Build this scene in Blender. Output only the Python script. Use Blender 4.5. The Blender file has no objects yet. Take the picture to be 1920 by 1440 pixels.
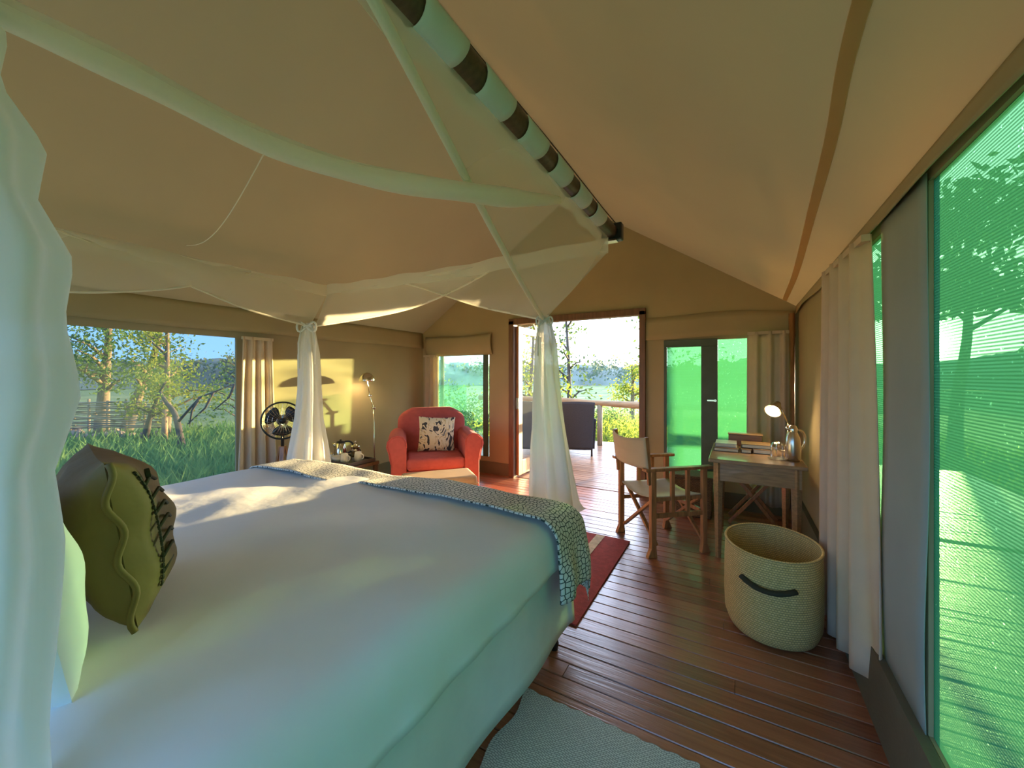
import bpy, bmesh, math, random
import numpy as np
from mathutils import Vector, Matrix, Quaternion
R = random.Random(7)
NR = np.random.default_rng(7)
S = bpy.context.scene
COL = S.collection
# ------------------------------------------------------------------ camera
# photo taken as 1920x1440; Y runs along the tent ridge, X to the right wall, Z up, floor at 0
F, VPX, HOR, EYE = 735.0, 1380.0, 706.0, 1.40
YAW = math.atan((VPX - 960) / F)
SN, CS = math.sin(YAW), math.cos(YAW)
cam = bpy.data.cameras.new('camera')
cam.sensor_width = 36.0
cam.lens = F / 1920 * 36.0
cam.shift_y = -(720 - HOR) / 1920
cam.clip_start = 0.02
cam.clip_end = 1500
camo = bpy.data.objects.new('camera', cam)
COL.objects.link(camo)
camo.location = (0, 0, EYE)
camo.rotation_euler = (math.pi / 2, 0, YAW)
S.camera = camo
S.view_settings.view_transform = 'Standard'
S.view_settings.look = 'None'
S.view_settings.exposure = 2.1
S.view_settings.gamma = 1.0
S.view_settings.use_curve_mapping = False
# ------------------------------------------------------------------ sky and sun
SUN_AZ, SUN_EL = math.radians(16.6), math.radians(3.2)
SUND = Vector((math.sin(SUN_AZ) * math.cos(SUN_EL), math.cos(SUN_AZ) * math.cos(SUN_EL), math.sin(SUN_EL)))
W = bpy.data.worlds.new('sky'); S.world = W; W.use_nodes = True
def build_world():
    nt = W.node_tree; N = nt.nodes; L = nt.links; N.clear()
    tc = N.new('ShaderNodeTexCoord')
    sep = N.new('ShaderNodeSeparateXYZ'); L.new(tc.outputs['Generated'], sep.inputs[0])
    ramp = N.new('ShaderNodeValToRGB')
    e = ramp.color_ramp.elements
    e[0].position = 0.0; e[0].color = (.16, .32, .56, 1)
    e[1].position = 1.0; e[1].color = (.26, .40, .66, 1)
    m = e.new(.22); m.color = (.11, .28, .62, 1)
    L.new(sep.outputs['Z'], ramp.inputs[0])
    dot = N.new('ShaderNodeVectorMath'); dot.operation = 'DOT_PRODUCT'
    L.new(tc.outputs['Generated'], dot.inputs[0]); dot.inputs[1].default_value = SUND
    mx = N.new('ShaderNodeMath'); mx.operation = 'MAXIMUM'; L.new(dot.outputs['Value'], mx.inputs[0]); mx.inputs[1].default_value = 0
    prev = ramp.outputs[0]
    for p, k, c in ((3.0, .95, (1, .88, .66)), (60, 2.5, (1, .86, .60)), (2500, 40.0, (1, .88, .65))):
        pw = N.new('ShaderNodeMath'); pw.operation = 'POWER'; L.new(mx.outputs[0], pw.inputs[0]); pw.inputs[1].default_value = p
        sc = N.new('ShaderNodeVectorMath'); sc.operation = 'SCALE'
        sc.inputs[0].default_value = (c[0] * k, c[1] * k, c[2] * k); L.new(pw.outputs[0], sc.inputs['Scale'])
        ad = N.new('ShaderNodeVectorMath'); ad.operation = 'ADD'
        L.new(prev, ad.inputs[0]); L.new(sc.outputs[0], ad.inputs[1]); prev = ad.outputs[0]
    bg = N.new('ShaderNodeBackground'); bg.inputs['Strength'].default_value = 1.9
    L.new(prev, bg.inputs['Color'])
    out = N.new('ShaderNodeOutputWorld'); L.new(bg.outputs[0], out.inputs[0])
build_world()
sl = bpy.data.lights.new('sun', 'SUN'); sl.energy = 10.0; sl.color = (1, .76, .38); sl.angle = math.radians(.8)
so = bpy.data.objects.new('sun', sl); COL.objects.link(so)
so.rotation_euler = (-SUND).to_track_quat('-Z', 'Y').to_euler()
so.location = (3, 12, 6)

# ------------------------------------------------------------------ helpers
def ray(u, v):
    l = (u - 960) / F
    return Vector((-SN + CS * l, CS + SN * l, (HOR - v) / F))
def P(u, v, X=None, Y=None, Z=None, D=None):
    r = ray(u, v)
    if X is not None: d = X / r.x
    elif Y is not None: d = Y / r.y
    elif Z is not None: d = (Z - EYE) / r.z
    else: d = D
    return Vector((r.x * d, r.y * d, EYE + r.z * d))

class MB:
    def __init__(self): self.v = []; self.f = []; self.smooth = False
    def add(self, vs, fs):
        o = len(self.v); self.v += [tuple(p) for p in vs]; self.f += [tuple(i + o for i in f) for f in fs]; return self
    def box(self, c, s, rz=0, M=None):
        cx, cy, cz = c; hx, hy, hz = s[0] / 2, s[1] / 2, s[2] / 2
        vs = [Vector((x, y, z)) for z in (-hz, hz) for x, y in ((-hx, -hy), (hx, -hy), (hx, hy), (-hx, hy))]
        if M is not None: vs = [M @ p for p in vs]
        if rz:
            q = Matrix.Rotation(rz, 3, 'Z'); vs = [q @ p for p in vs]
        vs = [p + Vector(c) for p in vs]
        return self.add(vs, [(0, 3, 2, 1), (4, 5, 6, 7), (0, 1, 5, 4), (1, 2, 6, 5), (2, 3, 7, 6), (3, 0, 4, 7)])
    def b2(self, a, b):
        return self.box([(a[i] + b[i]) / 2 for i in range(3)], [abs(b[i] - a[i]) for i in range(3)])
    def bar(self, a, b, w, h, up=(0, 0, 1)):
        a = Vector(a); b = Vector(b); d = b - a; L = d.length; y = d.normalized()
        x = y.cross(Vector(up));
        if x.length < 1e-4: x = y.cross(Vector((1, 0, 0)))
        x.normalize(); z = x.cross(y)
        M = Matrix((x, y, z)).transposed()
        return self.box((a + b) / 2, (w, L, h), M=M)
    def tube(self, path, rad, n=10, cap=True, flat=1.0):
        path = [Vector(p) for p in path]
        if not hasattr(rad, '__len__'): rad = [rad] * len(path)
        vs = []; fs = []
        prevx = None
        for i, p in enumerate(path):
            t = (path[min(i + 1, len(path) - 1)] - path[max(i - 1, 0)])
            t.normalize()
            if prevx is None:
                x = t.cross(Vector((0, 0, 1)))
                if x.length < 1e-3: x = t.cross(Vector((0, 1, 0)))
            else:
                x = prevx - t * prevx.dot(t)
            x.normalize(); prevx = x; y = t.cross(x)
            for k in range(n):
                a = 2 * math.pi * k / n
                vs.append(p + x * math.cos(a) * rad[i] + y * math.sin(a) * rad[i] * flat)
        for i in range(len(path) - 1):
            for k in range(n):
                k2 = (k + 1) % n
                fs.append((i * n + k, i * n + k2, (i + 1) * n + k2, (i + 1) * n + k))
        if cap:
            fs.append(tuple(reversed(range(n)))); o = (len(path) - 1) * n; fs.append(tuple(o + k for k in range(n)))
        return self.add(vs, fs)
    def lathe(self, c, prof, n=24, M=None, cap=False):
        vs = []; fs = []
        for r, z in prof:
            for k in range(n):
                a = 2 * math.pi * k / n
                p = Vector((r * math.cos(a), r * math.sin(a), z))
                if M is not None: p = M @ p
                vs.append(p + Vector(c))
        for i in range(len(prof) - 1):
            for k in range(n):
                k2 = (k + 1) % n
                fs.append((i * n + k, i * n + k2, (i + 1) * n + k2, (i + 1) * n + k))
        if cap:
            fs.append(tuple(reversed(range(n)))); o = (len(prof) - 1) * n; fs.append(tuple(o + k for k in range(n)))
        return self.add(vs, fs)
    def grid(self, fn, nu, nv, closeu=False):
        vs = [fn(i / nu, j / nv) for j in range(nv + 1) for i in range(nu + 1)]
        fs = [(j * (nu + 1) + i, j * (nu + 1) + i + 1, (j + 1) * (nu + 1) + i + 1, (j + 1) * (nu + 1) + i) for j in range(nv) for i in range(nu)]
        return self.add(vs, fs)
    def prism(self, poly, axis_off):
        n = len(poly); o = Vector(axis_off)
        vs = [Vector(p) for p in poly] + [Vector(p) + o for p in poly]
        fs = [tuple(reversed(range(n))), tuple(range(n, 2 * n))] + [(i, (i + 1) % n, n + (i + 1) % n, n + i) for i in range(n)]
        return self.add(vs, fs)

def obj(name, mb, m, parent=None, world=False, smooth=False, bevel=0, subsurf=0, solid=0, uv=None, segs=2):
    off = parent.matrix_basis.translation if (parent is not None and world) else Vector((0, 0, 0))
    if parent is not None and world and parent.parent is not None: off = off + parent.parent.matrix_basis.translation
    me = bpy.data.meshes.new(name)
    v = mb.v if off.length == 0 else [(p[0] - off.x, p[1] - off.y, p[2] - off.z) for p in mb.v]
    me.from_pydata(v, [], mb.f)
    if smooth: me.polygons.foreach_set('use_smooth', [True] * len(me.polygons))
    if m is not None: me.materials.append(m)
    o = bpy.data.objects.new(name, me); COL.objects.link(o)
    if parent is not None: o.parent = parent
    bm = bmesh.new(); bm.from_mesh(me); bmesh.ops.recalc_face_normals(bm, faces=bm.faces)
    if uv == 'xy':
        pass
    bm.to_mesh(me); bm.free()
    if solid:
        s = o.modifiers.new('solid', 'SOLIDIFY'); s.thickness = solid; s.offset = 0
    if bevel:
        b = o.modifiers.new('bevel', 'BEVEL'); b.width = bevel; b.segments = segs; b.limit_method = 'ANGLE'
    if subsurf:
        b = o.modifiers.new('sub', 'SUBSURF'); b.levels = subsurf; b.render_levels = subsurf
    return o
def tag(o, label, cat, group=None, kind=None):
    o['label'] = label; o['category'] = cat
    if group: o['group'] = group
    if kind: o['kind'] = kind
    return o
def thing(name, label, cat, loc=(0, 0, 0), rz=0, group=None):
    o = bpy.data.objects.new(name, None); COL.objects.link(o); o.empty_display_size = .05
    o.location = loc; o.rotation_euler = (0, 0, rz)
    o.matrix_basis = Matrix.Translation(Vector(loc)) @ Matrix.Rotation(rz, 4, 'Z')
    return tag(o, label, cat, group)
def struct(o, label=None, cat=None):
    o['kind'] = 'structure'
    if label: o['label'] = label
    if cat: o['category'] = cat
    return o
def dup(root, loc, rz, label=None):
    r = root.copy(); COL.objects.link(r); r.matrix_basis = Matrix.Translation(Vector(loc)) @ Matrix.Rotation(rz, 4, 'Z')
    if label: r['label'] = label
    for ch in root.children:
        c = ch.copy(); COL.objects.link(c); c.parent = r
        for g in ch.children:
            d = g.copy(); COL.objects.link(d); d.parent = c
    return r
def lerp(a, b, t): return a + (b - a) * t
def polyline(pts, t):
    pts = [Vector(p) for p in pts]
    n = len(pts) - 1; x = min(max(t, 0), 1) * n; i = min(int(x), n - 1); f = x - i
    p0 = pts[max(i - 1, 0)]; p1 = pts[i]; p2 = pts[i + 1]; p3 = pts[min(i + 2, n)]
    return .5 * ((2 * p1) + (p2 - p0) * f + (2 * p0 - 5 * p1 + 4 * p2 - p3) * f * f + (3 * p1 - p0 - 3 * p2 + p3) * f ** 3)
def smooth_path(pts, n): return [polyline(pts, i / (n - 1)) for i in range(n)]

# ------------------------------------------------------------------ materials
def srgb(r, g, b):
    f = lambda c: (c / 255 / 12.92) if c / 255 <= .04045 else ((c / 255 + .055) / 1.055) ** 2.4
    return (f(r), f(g), f(b), 1)
class NT:
    def __init__(self, name):
        self.m = bpy.data.materials.new(name); self.m.use_nodes = True
        self.t = self.m.node_tree; self.N = self.t.nodes; self.L = self.t.links; self.N.clear()
        self.out = self.N.new('ShaderNodeOutputMaterial')
    def n(self, typ, **k):
        o = self.N.new(typ)
        for a, b in k.items():
            if a.startswith('i_'): o.inputs[a[2:].replace('_', ' ')].default_value = b
            else: setattr(o, a, b)
        return o
    def l(self, a, b): self.L.new(a, b)
def vary(nt, col, amount=.25, scale=6.0, coord='Object', stretch=(1, 1, 1), detail=4, col2=None):
    tc = nt.n('ShaderNodeTexCoord'); mp = nt.n('ShaderNodeMapping'); mp.inputs['Scale'].default_value = stretch
    nt.l(tc.outputs[coord], mp.inputs[0])
    no = nt.n('ShaderNodeTexNoise'); no.inputs['Scale'].default_value = scale; no.inputs['Detail'].default_value = detail
    nt.l(mp.outputs[0], no.inputs['Vector'])
    rp = nt.n('ShaderNodeValToRGB')
    a = [c * (1 - amount) for c in col[:3]] + [1]; b = list(col2) if col2 else [min(1, c * (1 + amount)) for c in col[:3]] + [1]
    rp.color_ramp.elements[0].color = a; rp.color_ramp.elements[0].position = .3
    rp.color_ramp.elements[1].color = b; rp.color_ramp.elements[1].position = .7
    nt.l(no.outputs['Fac'], rp.inputs[0])
    return rp.outputs[0], no, mp
def plain(name, col, rough=.6, metal=0, var=.12, scale=8, bump=0, bscale=60, stretch=(1, 1, 1), coat=0, trans=0, tcol=None, col2=None):
    nt = NT(name)
    c, no, mp = vary(nt, col, var, scale, stretch=stretch, col2=col2)
    b = nt.n('ShaderNodeBsdfPrincipled'); nt.l(c, b.inputs['Base Color'])
    b.inputs['Roughness'].default_value = rough; b.inputs['Metallic'].default_value = metal
    b.inputs['Coat Weight'].default_value = coat
    if bump:
        n2 = nt.n('ShaderNodeTexNoise'); n2.inputs['Scale'].default_value = bscale; n2.inputs['Detail'].default_value = 3
        nt.l(mp.outputs[0], n2.inputs['Vector'])
        bp = nt.n('ShaderNodeBump'); bp.inputs['Strength'].default_value = bump; bp.inputs['Distance'].default_value = .01
        nt.l(n2.outputs['Fac'], bp.inputs['Height']); nt.l(bp.outputs[0], b.inputs['Normal'])
    sh = b.outputs[0]
    if trans:
        t = nt.n('ShaderNodeBsdfTranslucent'); t.inputs['Color'].default_value = tcol or col
        mx = nt.n('ShaderNodeMixShader'); mx.inputs[0].default_value = trans
        nt.l(sh, mx.inputs[1]); nt.l(t.outputs[0], mx.inputs[2]); sh = mx.outputs[0]
    nt.l(sh, nt.out.inputs[0])
    return nt.m
def sheer(name, col, opac, tr=.5, stripe=0, tcol=None, holecol=(1, 1, 1, 1)):
    """woven see-through cloth: diffuse + translucent threads, open holes between"""
    nt = NT(name)
    d = nt.n('ShaderNodeBsdfDiffuse'); d.inputs['Color'].default_value = col
    t = nt.n('ShaderNodeBsdfTranslucent'); t.inputs['Color'].default_value = tcol or col
    m1 = nt.n('ShaderNodeMixShader'); m1.inputs[0].default_value = tr
    nt.l(d.outputs[0], m1.inputs[1]); nt.l(t.outputs[0], m1.inputs[2])
    h = nt.n('ShaderNodeBsdfTransparent'); h.inputs['Color'].default_value = holecol
    m2 = nt.n('ShaderNodeMixShader'); m2.inputs[0].default_value = opac
    nt.l(h.outputs[0], m2.inputs[1]); nt.l(m1.outputs[0], m2.inputs[2])
    if stripe:
        tc = nt.n('ShaderNodeTexCoord'); sp = nt.n('ShaderNodeSeparateXYZ'); nt.l(tc.outputs['Object'], sp.inputs[0])
        mu = nt.n('ShaderNodeMath', operation='MULTIPLY'); nt.l(sp.outputs['Z'], mu.inputs[0]); mu.inputs[1].default_value = stripe
        si = nt.n('ShaderNodeMath', operation='SINE'); nt.l(mu.outputs[0], si.inputs[0])
        ma = nt.n('ShaderNodeMath', operation='MULTIPLY_ADD'); nt.l(si.outputs[0], ma.inputs[0]); ma.inputs[1].default_value = .10; ma.inputs[2].default_value = opac
        no = nt.n('ShaderNodeTexNoise'); no.inputs['Scale'].default_value = 90; no.inputs['Detail'].default_value = 2
        nt.l(tc.outputs['Object'], no.inputs['Vector'])
        gt = nt.n('ShaderNodeMath', operation='GREATER_THAN'); nt.l(no.outputs['Fac'], gt.inputs[0]); gt.inputs[1].default_value = .70
        su = nt.n('ShaderNodeMath', operation='SUBTRACT', use_clamp=True); nt.l(ma.outputs[0], su.inputs[0])
        g2 = nt.n('ShaderNodeMath', operation='MULTIPLY'); nt.l(gt.outputs[0], g2.inputs[0]); g2.inputs[1].default_value = .5
        nt.l(g2.outputs[0], su.inputs[1]); nt.l(su.outputs[0], m2.inputs[0])
    nt.l(m2.outputs[0], nt.out.inputs[0])
    return nt.m
def plank_mat(name, c1, c2, rough, coat):
    nt = NT(name)
    tc = nt.n('ShaderNodeTexCoord'); oi = nt.n('ShaderNodeObjectInfo')
    geo = nt.n('ShaderNodeNewGeometry')
    add = nt.n('ShaderNodeVectorMath', operation='ADD'); nt.l(geo.outputs['Position'], add.inputs[0])
    sc = nt.n('ShaderNodeVectorMath', operation='SCALE'); sc.inputs[0].default_value = (31, 7, 3); nt.l(oi.outputs['Random'], sc.inputs['Scale'])
    nt.l(sc.outputs[0], add.inputs[1])
    mp = nt.n('ShaderNodeMapping'); mp.inputs['Scale'].default_value = (1.5, 26, 8); nt.l(add.outputs[0], mp.inputs[0])
    no = nt.n('ShaderNodeTexNoise'); no.inputs['Scale'].default_value = 1.6; no.inputs['Detail'].default_value = 8; no.inputs['Distortion'].default_value = 1.2
    nt.l(mp.outputs[0], no.inputs['Vector'])
    mx = nt.n('ShaderNodeMath', operation='MULTIPLY_ADD'); nt.l(oi.outputs['Random'], mx.inputs[0]); mx.inputs[1].default_value = .5
    m2 = nt.n('ShaderNodeMath', operation='MULTIPLY_ADD'); nt.l(no.outputs['Fac'], m2.inputs[0]); m2.inputs[1].default_value = .9; m2.inputs[2].default_value = -.2
    nt.l(m2.outputs[0], mx.inputs[2])
    rp = nt.n('ShaderNodeValToRGB'); rp.color_ramp.elements[0].color = c1; rp.color_ramp.elements[1].color = c2
    nt.l(mx.outputs[0], rp.inputs[0])
    b = nt.n('ShaderNodeBsdfPrincipled'); nt.l(rp.outputs[0], b.inputs['Base Color'])
    b.inputs['Roughness'].default_value = rough; b.inputs['Coat Weight'].default_value = coat; b.inputs['Coat Roughness'].default_value = .22
    bp = nt.n('ShaderNodeBump'); bp.inputs['Strength'].default_value = .35; bp.inputs['Distance'].default_value = .004
    nt.l(no.outputs['Fac'], bp.inputs['Height']); nt.l(bp.outputs[0], b.inputs['Normal']); nt.l(bp.outputs[0], b.inputs['Coat Normal'])
    nt.l(b.outputs[0], nt.out.inputs[0])
    return nt.m
def voronoi_print(name, ground, line, scale, width, stretch=(1, 1, 1)):
    nt = NT(name)
    tc = nt.n('ShaderNodeTexCoord'); mp = nt.n('ShaderNodeMapping'); mp.inputs['Scale'].default_value = stretch; nt.l(tc.outputs['UV'], mp.inputs[0])
    vo = nt.n('ShaderNodeTexVoronoi'); vo.feature = 'DISTANCE_TO_EDGE'; vo.inputs['Scale'].default_value = scale; vo.inputs['Randomness'].default_value = .7; vo.voronoi_dimensions = '2D'
    nt.l(mp.outputs[0], vo.inputs['Vector'])
    rp = nt.n('ShaderNodeValToRGB'); rp.color_ramp.elements[0].color = line; rp.color_ramp.elements[1].color = ground
    rp.color_ramp.elements[0].position = width * .7; rp.color_ramp.elements[1].position = width
    nt.l(vo.outputs['Distance'], rp.inputs[0])
    b = nt.n('ShaderNodeBsdfPrincipled'); nt.l(rp.outputs[0], b.inputs['Base Color']); b.inputs['Roughness'].default_value = .9
    bp = nt.n('ShaderNodeBump'); bp.inputs['Strength'].default_value = .5; bp.inputs['Distance'].default_value = .004
    nt.l(rp.outputs[0], bp.inputs['Height']); nt.l(bp.outputs[0], b.inputs['Normal'])
    nt.l(b.outputs[0], nt.out.inputs[0])
    return nt.m
def weave_mat(name, col, col2, sx, sz, rough=.85, coord='UV'):
    nt = NT(name)
    tc = nt.n('ShaderNodeTexCoord'); mp = nt.n('ShaderNodeMapping'); mp.inputs['Scale'].default_value = (sx, sz, 1); nt.l(tc.outputs[coord], mp.inputs[0])
    br = nt.n('ShaderNodeTexBrick'); br.inputs['Scale'].default_value = 1; br.inputs['Mortar Size'].default_value = .09
    br.inputs['Color1'].default_value = col; br.inputs['Color2'].default_value = col2; br.inputs['Mortar'].default_value = [c * .45 for c in col[:3]] + [1]
    br.inputs['Brick Width'].default_value = 1; br.inputs['Row Height'].default_value = .5
    nt.l(mp.outputs[0], br.inputs['Vector'])
    b = nt.n('ShaderNodeBsdfPrincipled'); nt.l(br.outputs['Color'], b.inputs['Base Color']); b.inputs['Roughness'].default_value = rough
    bp = nt.n('ShaderNodeBump'); bp.inputs['Strength'].default_value = .9; bp.inputs['Distance'].default_value = .006; bp.invert = True
    nt.l(br.outputs['Fac'], bp.inputs['Height']); nt.l(bp.outputs[0], b.inputs['Normal'])
    nt.l(b.outputs[0], nt.out.inputs[0])
    return nt.m
def glass_mat(name, col=(1, 1, 1, 1)):
    nt = NT(name)
    g = nt.n('ShaderNodeBsdfGlossy'); g.inputs['Roughness'].default_value = .03
    t = nt.n('ShaderNodeBsdfTransparent'); t.inputs['Color'].default_value = col
    fr = nt.n('ShaderNodeLayerWeight'); fr.inputs['Blend'].default_value = .35
    mx = nt.n('ShaderNodeMixShader'); nt.l(fr.outputs['Facing'], mx.inputs[0]); nt.l(t.outputs[0], mx.inputs[1]); nt.l(g.outputs[0], mx.inputs[2])
    nt.l(mx.outputs[0], nt.out.inputs[0]); return nt.m
def emis(name, col, k):
    nt = NT(name); e = nt.n('ShaderNodeEmission'); e.inputs['Color'].default_value = col; e.inputs['Strength'].default_value = k
    nt.l(e.outputs[0], nt.out.inputs[0]); return nt.m
def leaf_mat(name, c1, c2, tr=.5):
    nt = NT(name)
    c, no, mp = vary(nt, c1, .1, 1.3, col2=c2)
    d = nt.n('ShaderNodeBsdfDiffuse'); t = nt.n('ShaderNodeBsdfTranslucent'); nt.l(c, d.inputs[0]); nt.l(c, t.inputs[0])
    mx = nt.n('ShaderNodeMixShader'); mx.inputs[0].default_value = tr; nt.l(d.outputs[0], mx.inputs[1]); nt.l(t.outputs[0], mx.inputs[2])
    nt.l(mx.outputs[0], nt.out.inputs[0]); return nt.m

CANVAS = (.42, .32, .17, 1)
M = dict(
    roof=plain('roof_canvas', (.58, .44, .26, 1), .95, var=.06, scale=1.2, bump=.25, bscale=5, trans=.45, tcol=(.40, .30, .165, 1)),
    wall=plain('wall_canvas', CANVAS, .95, var=.08, scale=1.5, bump=.3, bscale=4, trans=.03, tcol=(.5, .32, .11, 1)),
    skirt_canvas=plain('ground_canvas', (.16, .13, .07, 1), .95, var=.1, scale=3, bump=.2),
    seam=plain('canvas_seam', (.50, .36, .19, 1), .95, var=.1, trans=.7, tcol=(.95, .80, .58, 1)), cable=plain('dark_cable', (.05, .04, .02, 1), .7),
    teal=plain('canvas_strip', (.40, .42, .34, 1), .95, var=.06, scale=3, trans=.08, tcol=(.2, .45, .38, 1)),
    plank=plank_mat('floor_timber', (.15, .036, .013, 1), (.55, .185, .078, 1), .34, .8),
    deck=plank_mat('deck_timber', (.14, .055, .028, 1), (.38, .19, .11, 1), .40, .4),
    subfloor=plain('dark_gap', (.02, .012, .008, 1), .9),
    wood=plain('oiled_wood', (.36, .155, .052, 1), .4, var=.35, scale=5, stretch=(8, 8, 1), coat=.2),
    darkwood=plain('dark_wood', (.10, .05, .022, 1), .45, var=.3, scale=5, stretch=(2, 14, 14)),
    desk=plain('desk_wood', (.34, .20, .085, 1), .28, var=.25, scale=5, stretch=(2, 14, 14), coat=.4),
    blackwood=plain('black_wood', (.018, .012, .010, 1), .4),
    frame=plain('door_timber', (.17, .08, .036, 1), .5, var=.25, scale=5, stretch=(10, 10, 1)),
    olive=plain('painted_frame', (.075, .10, .065, 1), .6),
    log=plain('log_wood', (.42, .25, .12, 1), .8, var=.3, scale=4, stretch=(1, 10, 10), bump=.4, bscale=14),
    post=plain('post_wood', (.30, .23, .14, 1), .85, var=.3, scale=4, stretch=(10, 10, 1), bump=.4, bscale=14),
    white=plain('white_cotton', (.80, .79, .76, 1), .85, var=.03, scale=3, bump=.25, bscale=9),
    pillow=plain('pillow_cotton', (.84, .86, .84, 1), .85, var=.03, bump=.2, bscale=12),
    skirt=plain('bed_skirt_cotton', (.74, .71, .66, 1), .9, var=.04, bump=.2, bscale=14),
    olive_cloth=plain('olive_cotton', (.15, .092, .024, 1), .75, var=.15, scale=4, bump=.4, bscale=12),
    cord=plain('dark_cord', (.035, .03, .012, 1), .8),
    net=sheer('sheer_netting', (.88, .84, .74, 1), .40, .5),
    netroof=sheer('sheer_netting_top', (.82, .84, .72, 1), .20, .6),
    nethem=sheer('netting_hem', (.90, .86, .74, 1), .80, .5),
    netband=sheer('netting_band', (.90, .86, .76, 1), .62, .5),
    netcol=sheer('gathered_netting', (.90, .87, .78, 1), .85, .45),
    tab=plain('netting_tab', (.86, .86, .80, 1), .9, trans=.3, var=.03),
    green=sheer('green_shade_mesh', (.07, .26, .13, 1), .78, .75, stripe=700, tcol=(.062, .20, .105, 1), holecol=(.62, .95, .72, 1)),
    screen=sheer('insect_screen', (.45, .5, .45, 1), .06, .4),
    curtain=plain('curtain_cotton', (.62, .50, .34, 1), .95, var=.05, trans=.22, tcol=(.75, .58, .34, 1)),
    palecurtain=plain('pale_curtain_cotton', (.80, .62, .41, 1), .95, var=.04, trans=.25, tcol=(.85, .60, .32, 1)),
    red=plain('red_upholstery', (.48, .088, .075, 1), .9, var=.08, scale=20, bump=.15, bscale=200),
    suede=plain('tan_suede', (.52, .33, .19, 1), .9, var=.1, scale=4),
    rug=plain('red_rug', (.36, .045, .03, 1), .95, var=.2, scale=30, bump=.5, bscale=150),
    rugcream=plain('rug_stripe', (.62, .45, .28, 1), .95, var=.2, scale=30),
    chairback=plain('canvas_seat', (.60, .47, .31, 1), .9, var=.05, trans=.15, tcol=(.6, .4, .2, 1)),
    chrome=plain('chrome', (.72, .66, .56, 1), .16, metal=1, var=.02),
    steel=plain('brushed_steel', (.66, .58, .46, 1), .25, metal=1, var=.05, stretch=(1, 1, 30)),
    black=plain('black_plastic', (.015, .014, .013, 1), .4),
    tray=plain('dark_tray', (.05, .04, .04, 1), .4),
    ceramic=plain('white_ceramic', (.75, .70, .60, 1), .25, var=.02),
    glass=glass_mat('clear_glass'), bronzeglass=glass_mat('cafetiere_glass', (.7, .6, .5, 1)),
    bulb=emis('lamp_bulb', (1, .78, .42, 1), 25.0),
    wicker=plain('dark_wicker', (.035, .026, .024, 1), .7, var=.3, scale=60, bump=.6, bscale=120, stretch=(1, 1, 4)),
    paper=plain('paper', (.80, .70, .48, 1), .8, var=.04), card=plain('book_board', (.14, .08, .03, 1), .5), slate=plain('grey_cover', (.32, .34, .33, 1), .35),
    bark=plain('bark', (.27, .19, .11, 1), .95, var=.4, scale=5, stretch=(4, 4, 1), bump=.8, bscale=16),
    darkbark=plain('dark_bark', (.10, .075, .055, 1), .95, var=.4, scale=6, bump=.8, bscale=16),
    stick=plain('wattle_sticks', (.30, .22, .14, 1), .9, var=.5, scale=4),
    stone=plain('field_stone', (.34, .25, .18, 1), .95, var=.4, scale=3),
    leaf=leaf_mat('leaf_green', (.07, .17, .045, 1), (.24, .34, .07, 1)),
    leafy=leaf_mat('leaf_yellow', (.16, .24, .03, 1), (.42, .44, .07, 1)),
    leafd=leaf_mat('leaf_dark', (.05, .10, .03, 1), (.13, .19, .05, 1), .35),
    grass=leaf_mat('grass_blades', (.08, .25, .08, 1), (.32, .46, .13, 1), .4),
    ground=plain('meadow_ground', (.17, .23, .06, 1), .98, var=.3, scale=.35, col2=(.34, .35, .10, 1)),
    hill=plain('hazed_bush_hill', (.21, .21, .15, 1), .98, var=.3, scale=.12, bump=1, bscale=.6, col2=(.24, .25, .18, 1)),  # distance haze is put into this lightened grey-green hill colour
    flysheet=plain('flysheet_canvas', (.33, .31, .27, 1), .9, trans=.05),
)
M['throw'] = voronoi_print('honeycomb_print', (.72, .68, .58, 1), (.035, .05, .04, 1), 1.0, .10)
M['wovenbasket'] = weave_mat('woven_palm', (.84, .61, .23, 1), (.72, .50, .16, 1), 110, 44)
M['wovenbox'] = weave_mat('woven_cane', (.22, .13, .06, 1), (.13, .08, .04, 1), 40, 40)
M['mat'] = weave_mat('woven_mat', (.74, .70, .62, 1), (.62, .59, .53, 1), 40, 44)
def cushion_print():
    nt = NT('leaf_print')
    tc = nt.n('ShaderNodeTexCoord'); mp = nt.n('ShaderNodeMapping'); mp.inputs['Scale'].default_value = (5.5, 3, 3.2); mp.inputs['Rotation'].default_value = (0, .4, 0)
    nt.l(tc.outputs['Object'], mp.inputs[0])
    no = nt.n('ShaderNodeTexNoise'); no.inputs['Scale'].default_value = 1.5; no.inputs['Distortion'].default_value = 2.5; no.inputs['Detail'].default_value = 1
    nt.l(mp.outputs[0], no.inputs['Vector'])
    rp = nt.n('ShaderNodeValToRGB'); e = rp.color_ramp.elements
    rp.color_ramp.interpolation = 'CONSTANT'
    e[0].position = 0; e[0].color = (.05, .045, .05, 1); e[1].position = .40; e[1].color = (.72, .60, .42, 1)
    x = e.new(.56); x.color = (.50, .34, .15, 1); x = e.new(.60); x.color = (.74, .63, .46, 1); x = e.new(.68); x.color = (.16, .14, .14, 1)
    nt.l(no.outputs['Fac'], rp.inputs[0])
    b = nt.n('ShaderNodeBsdfPrincipled'); nt.l(rp.outputs[0], b.inputs['Base Color']); b.inputs['Roughness'].default_value = .9
    nt.l(b.outputs[0], nt.out.inputs[0]); return nt.m
M['print'] = cushion_print()

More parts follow.
